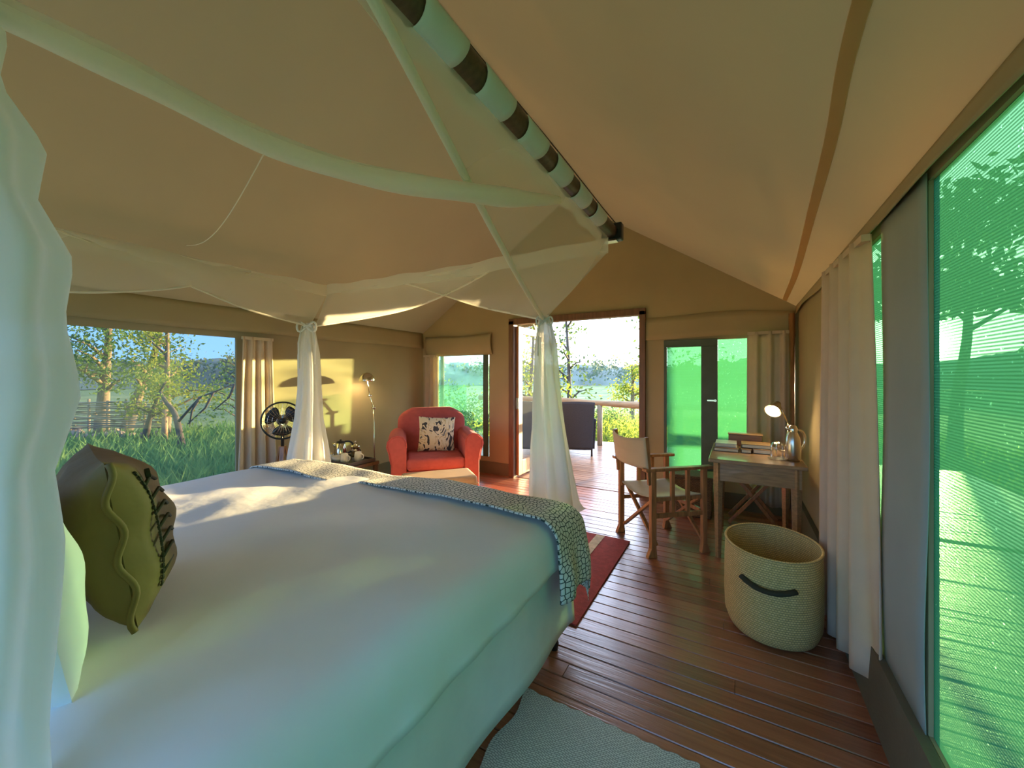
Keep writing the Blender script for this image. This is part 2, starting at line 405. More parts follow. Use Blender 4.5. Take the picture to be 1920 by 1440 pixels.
def set_uv(o, fn):
    me = o.data; uvl = me.uv_layers.new(name='UVMap')
    for lp in me.loops:
        uvl.data[lp.index].uv = fn(me.vertices[lp.vertex_index].co)
def grid_uv(o, nu, nv, su, sv):
    """UV by grid index for a mesh made with MB.grid"""
    me = o.data; uvl = me.uv_layers.new(name='UVMap')
    for lp in me.loops:
        i = lp.vertex_index
        uvl.data[lp.index].uv = ((i % (nu + 1)) / nu * su, (i // (nu + 1)) / nv * sv)

# ================================================================== THE SETTING
XL, XR, YE, YB = -4.372, .53, 4.764, -1.3
EAVE, RIDGE = 2.09, 3.70
XM = (XL + XR) / 2
def top_at(x): return EAVE + (RIDGE - EAVE) * (1 - abs(x - XM) / (XR - XM))
# ---- floor planks
floor = struct(obj('floor', MB().b2((XL - .05, YB - .05, -.10), (XR + .05, YE + .02, -.028)), M['subfloor']), 'reddish brown varnished plank floor inside the tent', 'floor')
deck = struct(obj('veranda_deck', MB().b2((-6.6, YE + .02, -.10), (3.0, 8.35, -.032)).b2((XR + .05, YB, -.10), (3.0, YE + .02, -.032)), M['subfloor']), 'timber veranda deck around the tent', 'deck')
def chamf_plank():
    c = .02; m = MB()
    sec = [(-.5, -1), (.5, -1), (.5, -.15), (.5 - .03, 0), (-.5 + .03, 0), (-.5, -.15)]
    m.prism([(-.5, y, z) for y, z in sec], (1, 0, 0)); return m
pm = obj('plank', chamf_plank(), M['plank']); plank_mesh = pm.data; bpy.data.objects.remove(pm)
pd = plank_mesh.copy(); pd.materials.clear(); pd.materials.append(M['deck'])
def lay(parent, me, x0, x1, y0, y1, pitch, zt, seglen):
    y = y0
    while y + pitch <= y1 + 1e-4:
        x = x0; first = True
        while x < x1 - .01:
            L = seglen * (R.uniform(.3, .9) if first else R.uniform(.8, 1.2)); first = False
            xe = min(x + L, x1)
            if x1 - xe < .4: xe = x1
            o = bpy.data.objects.new('plank', me); COL.objects.link(o); o.parent = parent
            o.location = ((x + xe) / 2, y + pitch / 2, zt + R.uniform(-.0012, .0012))
            o.scale = (xe - x - .002, pitch - .005, .026)
            x = xe
        y += pitch
lay(floor, plank_mesh, XL, XR, .08, YE + .015, .0955, 0, 2.6)
lay(deck, pd, -6.5, 2.9, YE + .03, 8.34, .0955, -.004, 4.5)
lay(deck, pd, XR + .06, 2.9, .3, YE + .02, .0955, -.004, 3.5)

# ---- walls with openings
def wall_prisms(m, axis, const, thick, a0, a1, top, holes, zb=-.02):
    cuts = sorted(set([a0, a1] + [h[0] for h in holes] + [h[1] for h in holes] + ([XM] if axis == 'x' and a0 < XM < a1 else [])))
    for c0, c1 in zip(cuts[:-1], cuts[1:]):
        mid = (c0 + c1) / 2
        hs = sorted([(h[2], h[3]) for h in holes if h[0] <= mid <= h[1]])
        z = zb
        spans = []
        for b, t in hs:
            if b > z: spans.append((z, z, b, b))
            z = t
        spans.append((z, z, top(c0), top(c1)))
        for zb0, zb1, zt0, zt1 in spans:
            if axis == 'x': poly = [(c0, const, zb0), (c1, const, zb1), (c1, const, zt1), (c0, const, zt0)]; off = (0, thick, 0)
            else: poly = [(const, c0, zb0), (const, c1, zb1), (const, c1, zt1), (const, c0, zt0)]; off = (thick, 0, 0)
            m.prism(poly, off)
    return m
W1 = (-1.0, 2.05, .30, 1.79)                       # left wall window  (Y0,Y1,Z0,Z1)
W2 = (-4.06, -3.10, .24, 1.715)                   # end wall, behind armchair (X)
DR = (-2.70, -.955, -.02, 2.17)                   # doorway (X)
W3 = (-.715, .34, .30, 1.80)                      # end wall, behind desk (X)
W4 = (-1.0, 1.735, .26, 2.02)                     # right wall near (Y)
W5 = (2.15, 2.62, .26, 2.0)                       # right wall, behind curtain (Y)
flat = lambda a: EAVE
struct(obj('wall_left', wall_prisms(MB(), 'y', XL, -.025, YB, YE, flat, [W1]), M['wall']), 'olive brown canvas wall with the large open window', 'wall')
struct(obj('wall_right', wall_prisms(MB(), 'y', XR, .025, YB, YE, flat, [W4, W5]), M['wall']), 'canvas side wall with the green mesh windows', 'wall')
struct(obj('wall_end', wall_prisms(MB(), 'x', YE, .025, XL, XR, top_at, [W2, DR, W3]), M['wall']), 'canvas gable wall with the doorway', 'wall')
struct(obj('wall_back', wall_prisms(MB(), 'x', YB, -.025, XL, XR, top_at, [(-4.2, -2.1, .25, 2.05), (-1.75, .42, .25, 2.05)]), M['wall']), 'canvas gable wall behind the bed head', 'wall')  # out of view; the two wide openings are added to let in sky light
# ---- ceiling: two sagging canvas slopes
def ceil_pt(x, y):
    t = abs(x - XM) / (XR - XM)
    z = EAVE + (RIDGE - EAVE) * (1 - t)
    yy = (y - YB) / (YE - YB)
    sag = .05 * math.sin(math.pi * min(t, 1)) * math.sin(math.pi * yy) + .012 * math.sin(y * 2.3 + x * 1.7) * math.sin(math.pi * min(t, 1))
    return Vector((x, y, z - sag * (0 if yy <= 0 or yy >= 1 else 1) + .004))
cm = MB(); cm.grid(lambda i, j: ceil_pt(lerp(XL - .05, XR + .05, i), lerp(YB - .02, YE + .02, j)), 48, 24)
ceiling = struct(obj('ceiling', cm, M['roof'], smooth=False, solid=.006), 'tan canvas tent roof sloping from the ridge', 'ceiling')
# seams and straps on the slopes
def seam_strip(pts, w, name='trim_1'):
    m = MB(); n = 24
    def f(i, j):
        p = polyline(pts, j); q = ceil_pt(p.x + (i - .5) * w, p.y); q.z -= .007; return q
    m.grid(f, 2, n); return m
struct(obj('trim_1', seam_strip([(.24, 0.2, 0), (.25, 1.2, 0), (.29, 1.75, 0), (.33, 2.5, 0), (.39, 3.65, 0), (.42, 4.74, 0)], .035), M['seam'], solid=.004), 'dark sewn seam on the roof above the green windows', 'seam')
struct(obj('trim_2', MB().tube([ceil_pt(-1.25, y) - Vector((0, 0, .02)) for y in np.linspace(-.5, 4.74, 20)], .006, 6), M['cable']), 'thin dark cable along the roof beside the ridge', 'cable')
struct(obj('trim_3', MB().tube([ceil_pt(XM, y) - Vector((0, 0, .03)) for y in np.linspace(YB, YE, 20)], .03, 10), M['frame']), 'ridge pole under the tent roof', 'ridge pole')
# valances
vm = MB(); vm.grid(lambda i, j: Vector((XR - .012 - .02 * j - .008 * math.sin(i * 30) * j, lerp(YB, YE - .03, i), 2.10 - .085 * j - .008 * math.sin(i * 19) * j)), 60, 4)
struct(obj('trim_4', vm, M['wall'], smooth=True, solid=.004), 'canvas valance over the green mesh windows', 'valance')
vm = MB(); vm.grid(lambda i, j: Vector((XL + .015 + .03 * j * (1 - j * .3), lerp(YB, YE - .03, i), 2.09 - .24 * j + .006 * math.sin(i * 23) * j)), 50, 5)
struct(obj('trim_5', vm, M['wall'], smooth=True, solid=.004), 'canvas valance above the left window', 'valance')
def roll_flap():
    m = MB()
    def f(i, j):
        x = lerp(-4.27, -3.03, i)
        return Vector((x, YE - .02 - .055 * math.sin(math.pi * (.15 + .85 * j)) - .01 * math.sin(i * 8), 2.02 - .30 * j - .02 * math.sin(i * math.pi) * (1 - j)))
    m.grid(f, 20, 8); return m
tag(obj('window_flap', roll_flap(), M['wall'], smooth=True, solid=.006), 'canvas window flap hanging above the window behind the red armchair', 'window flap')
vm = MB(); vm.grid(lambda i, j: Vector((lerp(-.93, XR - .02, i), YE - .012 - .02 * j, 2.08 + .02 * math.sin(i * 5) - .26 * j - .015 * math.sin(i * 7))), 24, 4)
struct(obj('trim_6', vm, M['wall'], smooth=True, solid=.005), 'canvas flap above the window behind the desk', 'valance')

# ---- windows
def empty_struct(name, loc, label, cat):
    o = bpy.data.objects.new(name, None); COL.objects.link(o); o.location = loc
    o.matrix_basis = Matrix.Translation(Vector(loc)); return struct(o, label, cat)
w1 = empty_struct('window_1', (XL, 1.07, .3), 'large open window with fine insect screen facing the grass', 'window')
M['fly_screen'] = sheer('dark_fly_screen', (.07, .08, .07, 1), .47, .3)
obj('insect_screen', MB().b2((XL - .014, W1[0], W1[2]), (XL - .0135, W1[1], W1[3])), M['fly_screen'], w1, True)
obj('sill', MB().b2((XL - .03, W1[0], W1[2] - .03), (XL + .02, W1[1], W1[2] + .01)), M['wall'], w1, True)
w2 = empty_struct('window_2', (-3.58, YE, .24), 'tall window with greenish mesh beside the red armchair', 'window')
M['green_thin'] = sheer('pale_green_mesh', (.10, .26, .20, 1), .13, .7, stripe=700, tcol=(.08, .22, .16, 1), holecol=(.84, .96, .90, 1))
obj('mesh', MB().b2((W2[0], YE + .010, W2[2]), (W2[1], YE + .012, W2[3])), M['green_thin'], w2, True)
obj('overlap_mesh', MB().b2((W2[0], YE + .020, .55), (-3.52, YE + .022, 1.27)), M['green_thin'], w2, True)
obj('stile', MB().b2((W2[1] - .11, YE + .002, W2[2]), (W2[1] - .02, YE + .009, W2[3])), M['olive'], w2, True)
w3 = empty_struct('window_3', (-.19, YE, .3), 'green mesh window with an olive frame behind the desk', 'window')
obj('mesh', MB().b2((W3[0] + .03, YE + .010, W3[2]), (-.33, YE + .012, 1.74)), M['green'], w3, True)
obj('mesh', MB().b2((-.17, YE + .014, W3[2]), (W3[1], YE + .016, W3[3])), M['green'], w3, True)
fr = obj('casement_frame', MB().b2((W3[0], YE - .03, 1.73), (-.17, YE + .008, 1.81)).b2((-.33, YE - .03, W3[2]), (-.17, YE + .008, 1.73)).b2((W3[0], YE - .02, W3[2]), (W3[0] + .03, YE + .008, 1.73)), M['olive'], w3, True, bevel=.004)
obj('handle', MB().b2((-.27, YE - .055, 1.135), (-.18, YE - .04, 1.15)).b2((-.20, YE - .055, 1.13), (-.185, YE - .03, 1.155)), M['chrome'], fr, True)
w4 = empty_struct('window_4', (XR, .4, .26), 'big bright green mesh window with the sun behind it', 'window')
obj('mesh', MB().b2((XR + .012, W4[0], W4[2]), (XR + .013, W4[1], W4[3])), M['green'], w4, True)
w5 = empty_struct('window_5', (XR, 2.7, .26), 'green mesh window half covered by the pale curtain', 'window')
obj('mesh', MB().b2((XR + .012, W5[0], W5[2]), (XR + .013, W5[1], W5[3])), M['green'], w5, True)
sm = MB(); sm.grid(lambda i, j: Vector((XR - .006 - .006 * math.sin(j * 7), lerp(1.722, 2.165, i) + .012 * math.sin(j * 9 + 1), lerp(.24, 2.04, j))), 6, 20)
struct(obj('trim_7', sm, M['teal'], smooth=True, solid=.003), 'grey green canvas strip between the two mesh windows', 'canvas strip')
struct(obj('baseboard_right', MB().prism([(XR - .002, YB, .262), (XR - .035, YB, .262), (XR - .05, YB, 0), (XR - .002, YB, 0)], (0, YE - YB - .01, 0)), M['skirt_canvas']), 'dark canvas ground flap under the mesh windows', 'baseboard')
struct(obj('baseboard_end', MB().b2((XL, YE - .02, 0), (DR[0] - .06, YE - .002, .17)).b2((DR[1] + .06, YE - .02, 0), (XR - .05, YE - .002, .17)), M['skirt_canvas']), 'dark canvas ground flap along the gable wall', 'baseboard')
struct(obj('baseboard_left', MB().b2((XL + .002, YB, 0), (XL + .02, YE - .02, .17)), M['skirt_canvas']), 'dark canvas ground flap along the window wall', 'baseboard')

# ---- doorway and the door leaf folded back
d1 = empty_struct('door_1', ((DR[0] + DR[1]) / 2, YE, 0), 'open doorway with dark timber frame onto the veranda', 'doorway')
obj('jamb', MB().b2((DR[0] - .05, YE - .05, 0), (DR[0] + .03, YE + .06, 2.17)), M['frame'], d1, True, bevel=.004)
obj('jamb', MB().b2((DR[1] - .03, YE - .05, 0), (DR[1] + .04, YE + .06, 2.17)), M['frame'], d1, True, bevel=.004)
obj('head', MB().b2((DR[0] - .05, YE - .05, 2.12), (DR[1] + .04, YE + .06, 2.20)), M['frame'], d1, True, bevel=.004)
lf = obj('door_leaf', MB().b2((DR[0] + .035, YE + .02, .02), (DR[0] + .075, YE + .13, 2.10)).b2((DR[0] + .035, YE + .74, .02), (DR[0] + .075, YE + .85, 2.10)).b2((DR[0] + .035, YE + .13, .02), (DR[0] + .075, YE + .74, .22)).b2((DR[0] + .035, YE + .13, 2.0), (DR[0] + .075, YE + .74, 2.10)), M['wood'], d1, True, bevel=.004)
obj('leaf_mesh', MB().b2((DR[0] + .054, YE + .13, .22), (DR[0] + .056, YE + .74, 2.0)), M['screen'], lf, True)
obj('hinge', MB().b2((DR[0] + .03, YE + .005, .95), (DR[0] + .08, YE + .02, 1.1)), M['steel'], lf, True)

# ================================================================== CURTAINS
def curtain(name, label, p0, p1, z0, z1, folds, amp, mat, nrm, pinch=.75, shift=0, hemwave=.02, group=None):
    p0 = Vector(p0); p1 = Vector(p1); nrm = Vector(nrm); m = MB()
    def f(i, j):
        w = lerp(1, pinch, j ** .7); c = .5 + shift * j
        t = c + (i - .5) * w
        base = p0.lerp(p1, t)
        a = i * folds * 2 * math.pi
        off = amp * (math.sin(a + .7 * math.sin(j * 2.2)) + .35 * math.sin(a * 2.1 + 1.3)) * lerp(1, .55, j)
        p = base + nrm * off
        z = lerp(z0 + hemwave * math.sin(i * 5 + 1), z1, j)
        return Vector((p.x, p.y, z))
    m.grid(f, int(folds * 14), 24)
    rt = thing(name, label, 'curtain', (p0 + p1) / 2 + Vector((0, 0, z0)), group=group)
    obj('drape', m, mat, rt, True, smooth=True, solid=.004)
    hm = MB(); hm.bar(Vector((*(p0.lerp(p1, .5 - pinch / 2 + shift)).xy, z1 - .012)) , Vector((*(p0.lerp(p1, .5 + pinch / 2 + shift)).xy, z1 - .012)), .03, .03)
    obj('heading_tape', hm, mat, rt, True)
    return rt
curtain('curtain', 'beige curtain gathered beside the left window near the fan', (XL + .09, 1.99, 0), (XL + .09, 2.43, 0), .08, 1.80, 3.5, .032, M['palecurtain'], (1, 0, 0), .68)
curtain('curtain', 'narrow beige curtain hanging beside the red armchair', (-4.30, YE - .09, 0), (-3.97, YE - .09, 0), .12, 1.73, 3, .028, M['curtain'], (0, 1, 0), .8)
curtain('curtain', 'tan curtain gathered in the corner behind the desk lamp', (.09, YE - .10, 0), (.46, YE - .10, 0), .12, 1.85, 3, .03, M['curtain'], (0, 1, 0), .95)
curtain('curtain', 'long pale curtain hanging behind the woven basket', (XR - .045, 2.08, 0), (XR - .075, 2.95, 0), .07, 2.005, 4.0, .034, M['palecurtain'], (1, 0, 0), .84, .06, .05)
tag(obj('tent_pole', MB().lathe((.475, YE - .06, 0), [(.026, 0), (.026, 2.02), (.0, 2.025)], 14), M['wood'], smooth=True), 'reddish wooden corner pole behind the desk', 'pole')

# ================================================================== BED
BX0, BX1, BY0, BY1, BZ = -3.25, -.74, -.30, 1.99, .695
bed = thing('bed', 'wide double bed on dark turned legs with a pale grey skirt', 'bed', ((BX0 + BX1) / 2, (BY0 + BY1) / 2, 0))
obj('base', MB().b2((BX0 + .06, BY0, .13), (BX1 - .06, BY1 - .06, .36)), M['skirt'], bed, True, bevel=.02)
obj('mattress', MB().b2((BX0 + .05, BY0, .362), (XM - .05, BY1 - .05, .64)), M['white'], bed, True, bevel=.05, segs=4)
obj('mattress', MB().b2((XM - .045, BY0, .362), (BX1 - .05, BY1 - .05, .64)), M['white'], bed, True, bevel=.05, segs=4)
for lx in (BX0 + .14, BX1 - .075):
    for ly in (BY0 + .08, BY1 - .13):
        obj('leg', MB().lathe((lx, ly, 0), [(.0, 0), (.022, 0), (.026, .03), (.019, .055), (.03, .09), (.034, .13), (.034, .16)], 14), M['blackwood'], bed, True, smooth=True)
sk = MB()
def skirt_pt(i, j):
    per = [(BX1, BY0), (BX1, BY1), (BX0, BY1), (BX0, BY0)]
    t = i * 3; k = min(int(t), 2); f = t - k
    x = lerp(per[k][0], per[k + 1][0], f); y = lerp(per[k][1], per[k + 1][1], f)
    fl = j * (.03 + .014 * math.sin(i * 55) + .01 * math.sin(i * 23))
    cx, cy = (BX0 + BX1) / 2, (BY0 + BY1) / 2
    nx = (1 if k == 0 else -1 if k == 2 else 0); ny = 1 if k == 1 else 0
    if f > .985 and k < 2: nx, ny = (nx + (1, 0, -1)[k + 1]) * .7, (ny + (0, 1, 0)[k + 1]) * .7
    if f < .015 and k > 0: nx, ny = (nx + (1, 0, -1)[k - 1]) * .7, (ny + (0, 1, 0)[k - 1]) * .7
    return Vector((x + nx * (fl - .045), y + ny * (fl - .045), lerp(.55, .11 + .008 * math.sin(i * 31), j)))
sk.grid(skirt_pt, 240, 8)
obj('skirt', sk, M['skirt'], bed, True, smooth=True, solid=.004)

def drape(x0, x1, y0, y1, z, hang_x0, hang_x1, hang_y1, rad, nx, ny, bulge=.0, wr=.006, seed=0, lift=0, hang_y0=0, fa=1.0):
    """cloth lying on the bed and hanging over its edges; returns grid MB, size"""
    def prof(s, a, b, ha, hb):
        L = (b - a) + ha + hb; d = s * L - ha       # d along the top, <0 hangs at a, >b-a hangs at b
        W_ = b - a
        def edge(dd):                                # distance inside from edge -> (inset, drop)
            if dd >= rad: return dd, 0
            if dd > -.57 * rad:
                an = (rad - dd) / (1.57 * rad) * (math.pi / 2)
                return rad - rad * math.sin(an), rad - rad * math.cos(an)
            return -.012 * min(1, (-.57 * rad - dd) / .2), rad + (-.57 * rad - dd)
        if d < W_ / 2:
            ins, drop = edge(d) if ha > 0 else (d, 0); return a + ins, drop, -1
        ins, drop = edge(W_ - d) if hb > 0 else (W_ - d, 0); return b - ins, drop, 1
    def f(i, j):
        x, dx, sx = prof(i, x0, x1, hang_x0, hang_x1); y, dy, sy = prof(j, y0, y1, hang_y0, hang_y1)
        drop = max(dx, dy) if min(dx, dy) < 1e-6 else (dx ** 3 + dy ** 3) ** (1 / 3)
        if dx > 1e-6 and dy > 1e-6: drop = max(dx, dy) + .25 * min(dx, dy)
        w = wr * (math.sin(x * 7 + 2.2 * math.sin(y * 3 + seed)) + .6 * math.sin(y * 11 + 3 * math.sin(x * 2.3 + seed)) + .35 * math.sin(x * 19 + y * 13))
        hb = bulge * math.sin(math.pi * min(1, max(0, (x - x0) / (x1 - x0)))) ** .6
        top = drop < rad
        zz = z + lift + hb - drop + (w if top else w * .3)
        if not top:
            k = min(1, (drop - rad) / .15)
            fold = .018 * math.sin((y if dx >= dy else x) * 26 + seed) + .012 * math.sin((y if dx >= dy else x) * 11)
            if dx >= dy: x += sx * k * (fold * fa + .012)
            else: y += k * (fold * fa + .012)
        return Vector((x, y, zz))
    return MB().grid(f, nx, ny)
dv = drape(BX0 + .0, BX1 + .0, BY0, BY1, BZ, .20, .15, .20, .11, 110, 90, bulge=.025, wr=.0045, fa=.35)
tag(obj('duvet', dv, M['white'], smooth=True, solid=.012), 'smooth white duvet spread over the whole bed', 'duvet')
# two honeycomb throws across the foot
def throw(x0, x1, h0, h1, y0, lab, seed, lift):
    nx, ny = 90, 46
    m = drape(x0, x1, y0, BY1 + .025, BZ + .022, h0, h1, .40, .12, nx, ny, bulge=.02, wr=.005, seed=seed, lift=lift)
    # ragged, slightly skewed inner edge
    o = obj('bed_throw', m, M['throw'], smooth=True, solid=.008)
    L1 = (x1 - x0 + h0 + h1); L2 = BY1 - y0 + .4
    grid_uv(o, nx, ny, L1 / .023, L2 / .026)
    tag(o, lab, 'throw', 'honeycomb throws across the bed foot')
throw(-2.06, BX1 + .035, 0, .32, 1.66, 'honeycomb patterned throw hanging over the bed corner beside the red rug', 0.5, .012)
throw(BX0 - .02, -1.98, .25, 0, 1.60, 'honeycomb patterned throw on the bed half beside the fan', 2.5, 0)

# ---- pillows
def pillow_mb(w, h, t, nu=28, nv=22, power=2.6, crease=.02, seed=0):
    """pillow lying in the XZ plane (w along x, h along z), thickness along y; returns front+back"""
    m = MB()
    def shape(i, j, s):
        a = (i - .5) * 2; b = (j - .5) * 2
        ea = max(0, 1 - abs(a) ** power); eb = max(0, 1 - abs(b) ** power)
        th = (ea * eb) ** .55
        pin = 1 - .07 * (1 - ea ** .5) * 0
        x = a * w / 2 * (1 - .07 * (1 - b * b)); z = b * h / 2 * (1 - .07 * (1 - a * a))
        wv = crease * (math.sin(a * 5 + b * 3 + seed) + .6 * math.sin(b * 8 - a * 4 + seed * 2)) * th
        return Vector((x, s * (t / 2 * th) + wv * .5, z + .0))
    m.grid(lambda i, j: shape(i, j, 1), nu, nv); m.grid(lambda i, j: shape(i, j, -1), nu, nv)
    return m
def place(m, loc, rot):
    q = rot
    m.v = [tuple(q @ Vector(p) + Vector(loc)) for p in m.v]; return m
def eul(x, y, z): return (Matrix.Rotation(z, 3, 'Z') @ Matrix.Rotation(y, 3, 'Y') @ Matrix.Rotation(x, 3, 'X'))
def pillow(name, label, cat, w, h, t, loc, rot, mat, seed=0, parts=None, crease=.02):
    rt = thing(name, label, cat, loc)
    o = obj('cover', place(pillow_mb(w, h, t, seed=seed, crease=crease), loc, rot), mat, rt, True, smooth=True)
    return rt, o
oc, occ = pillow('cushion', 'olive green cushion with laced cord stitching leaning on white pillows', 'cushion', .50, .46, .25, (-1.62, .42, .955), eul(.14, 0, -.17), M['olive_cloth'], 1, crease=.03)
rot = eul(.14, 0, -.17); loc = Vector((-1.62, .42, .955))
def on_cushion(a, b, s, e=0.004):
    th = (max(0, 1 - abs(a) ** 2.6) * max(0, 1 - abs(b) ** 2.6)) ** .55
    return rot @ Vector((a * .25 * (1 - .07 * (1 - b * b)), s * (.125 * th + e), b * .23 * (1 - .07 * (1 - a * a)))) + loc
rim = MB(); rim.tube([on_cushion(math.copysign(1, 1), b + .0, 0, 0) + rot @ Vector((.004, .012 * math.sin(b * 9), 0)) for b in np.linspace(-.98, .98, 30)], .008, 8)
obj('side_piping', rim, M['olive_cloth'], oc, True, smooth=True)
st = MB()
for k in range(22):
    b = lerp(-.7, .75, k / 21)
    st.tube([on_cushion(.80, b, 1), on_cushion(.80 + .02, b + .035, 1, .007), on_cushion(.80, b + .05, 1)], .0035, 5)
obj('stitching', st, M['cord'], oc, True)
for k in range(7):
    b = lerp(-.55, .6, k / 6)
    obj('lacing_cord', MB().tube([on_cushion(.80, b, 1), on_cushion(.6, b + .08, 1, .008), on_cushion(.40, b - .02, 1)], .005, 6), M['cord'], oc, True, smooth=True)
obj('button', MB().tube([on_cushion(.62, .72, 1), on_cushion(.62, .72, 1, .014)], .014, 10), M['cord'], oc, True)
pillow('pillow', 'white pillow standing on the bed behind the olive cushion', 'pillow', .70, .52, .20, (-1.78, -.05, .975), eul(.10, 0, .05), M['pillow'], 3)
pillow('pillow', 'plump white pillow lying low beside the gathered net on the bed', 'pillow', .46, .50, .25, (-1.40, .145, .955), eul(.16, .03, .35), M['pillow'], 5)

# ================================================================== MOSQUITO NET
NX0, NX1, NY1, NZ = -3.5, -.70, 2.45, 2.29
rail = thing('canopy_rail', 'dark pole with white fabric loops hung along the bed side under the roof', 'rail', (-.67, 1.1, 2.27))
obj('pole', MB().tube([(-.70, y, 2.33) for y in np.linspace(-.9, 2.50, 8)], .044, 20), M['darkwood'], rail, True, smooth=True)
ec = obj('end_cap', MB().b2((-.76, 2.50, 2.275), (-.63, 2.56, 2.385)), M['black'], rail, True, bevel=.008)
obj('end_plate', MB().b2((-.74, 2.485, 2.266), (-.66, 2.54, 2.275)), M['chrome'], rail, True)
for yy in (-.6,):
    obj('hanger', MB().tube([(-.70, yy, 2.37), (-.70, yy, top_at(-.70) - .03)], .004, 6), M['seam'], rail, True)
net = thing('mosquito_net', 'sheer white mosquito net with its panels drawn to the bed corners', 'mosquito net', (-2.1, 1.2, 0))
# loops round the pole with scalloped edges
k = 0
yc = -.55
while yc < 2.5:
    m = MB()
    def f(i, j, yc=yc):
        a = lerp(-.62 * math.pi, 1.05 * math.pi, i)
        halfw = .074 + .055 * (abs(i - .55) / .55) ** 2.2 if i > .55 else .074 + .02 * (abs(i - .55) / .55) ** 2
        return Vector((-.70 + math.sin(a + math.pi) * .049, yc + (j - .5) * 2 * halfw, 2.33 - math.cos(a) * -.049 * -1))
    m.grid(f, 20, 6)
    if yc + .1 < 2.52: obj('loop', m, M['tab'], net, True, smooth=True, solid=.003)
    yc += .272
# hanging edge below the loops
vl = MB(); vl.grid(lambda i, j: Vector((-.746 + .004 * math.sin(i * 40) - .012 * j, lerp(-.7, 2.47, i), 2.335 - .075 * j - .012 * j * math.sin(i * 3.17 / .272 * 2 * math.pi))), 120, 4)
obj('loop_band', vl, M['nethem'], net, True, smooth=True)
tie2 = P(1020, 600, Y=2.45); tie1 = P(580, 612, X=-3.5)
A = Vector((NX1, NY1, 2.28)); B = Vector((NX0, NY1, 2.30)); C = Vector((NX0, -.35, 2.285))
# top hem bands
def band(p, q, sag, h, name='top_band'):
    m = MB(); nrm = Vector((0, 0, 1))
    m.grid(lambda i, j: p.lerp(q, i) - Vector((0, 0, sag * math.sin(math.pi * i) + h * j + .006 * math.sin(i * 37 + j))) + Vector((.01 * math.sin(i * 21), .01 * math.sin(i * 17), 0)) * (1 if 0 < i < 1 else 0), 60, 4)
    obj(name, m, M['netband'], net, True, smooth=True)
band(A, B, .02, .095); band(B, C, .015, .105)
band(C, Vector((NX1, -.35, 2.28)), .02, .095)
def panel(top, bot, nrm, tiept, folds=7, amp=.02, n=60, nv=16):
    """ruled sheet between a top edge and a drooping lower edge, folds gather at the tie end (t=0)"""
    nrm = Vector(nrm); m = MB()
    def f(i, j):
        a = polyline(top, i); b = polyline(bot, i)
        p = a.lerp(b, j)
        g = math.exp(-3 * i)
        p = p + nrm * (amp * math.sin(i * folds * 6 + j * 3) * j * (.4 + .6 * g) + .03 * math.sin(math.pi * j) * math.sin(math.pi * i))
        return p
    m.grid(f, n, nv)
    obj('side_panel', m, M['net'], net, True, smooth=True)
    obj('hem', MB().tube([polyline(bot, t) for t in np.linspace(0, 1, 40)], .008, 6), M['nethem'], net, True, smooth=True)
pY = lambda pts: [P(u, v, Y=NY1) for u, v in pts]
pX = lambda pts: [P(u, v, X=NX0) for u, v in pts]
low = Vector((0, 0, -.09))
panel([B + low, pY([(770, 522)])[0], pY([(945, 490)])[0]], [tie1 + Vector((.02, .03, 0))] + pY([(700, 594), (770, 578), (830, 555), (890, 525), (945, 491)]), (0, 1, 0), tie1)
panel([A + low, pY([(930, 494)])[0], pY([(735, 527)])[0]], [tie2] + pY([(960, 588), (900, 575), (830, 553), (780, 537), (735, 527)]), (0, 1, 0), tie2, amp=.014)
panel([B + low, pX([(350, 480)])[0], pX([(100, 425)])[0]], [tie1] + pX([(470, 582), (380, 546), (250, 490), (160, 452), (100, 430)]), (1, 0, 0), tie1, amp=.014)
panel([pX([(470, 508)])[0], pX([(300, 470)])[0], pX([(60, 420)])[0]], pX([(470, 512), (380, 532), (300, 543), (200, 548), (110, 547), (30, 544)]), (1, 0, 0), tie1, amp=.01)
# right side panel: fans from the rail to tie2
st0 = Vector((-.70, .56, 2.27))
m = MB()
def fan(i, j):
    a = Vector((-.705, lerp(.56, NY1, i), 2.285))
    h = st0.lerp(tie2, i ** .75) - Vector((0, 0, .03 * math.sin(math.pi * i)))
    p = a.lerp(h, j)
    bul = .035 * math.sin(math.pi * j) * i
    return p + Vector((bul + .012 * math.sin(i * 22 + j * 2) * j * i, .02 * math.sin(i * 17) * j * i, -.03 * math.sin(math.pi * j) * i))
m.grid(fan, 60, 18)
obj('side_panel', m, M['net'], net, True, smooth=True)
obj('hem', MB().tube([st0.lerp(tie2, (t ** .75)) - Vector((0, 0, .03 * math.sin(math.pi * t))) for t in np.linspace(0, 1, 40)], [lerp(.016, .013, t) for t in np.linspace(0, 1, 40)], 8), M['nethem'], net, True, smooth=True)
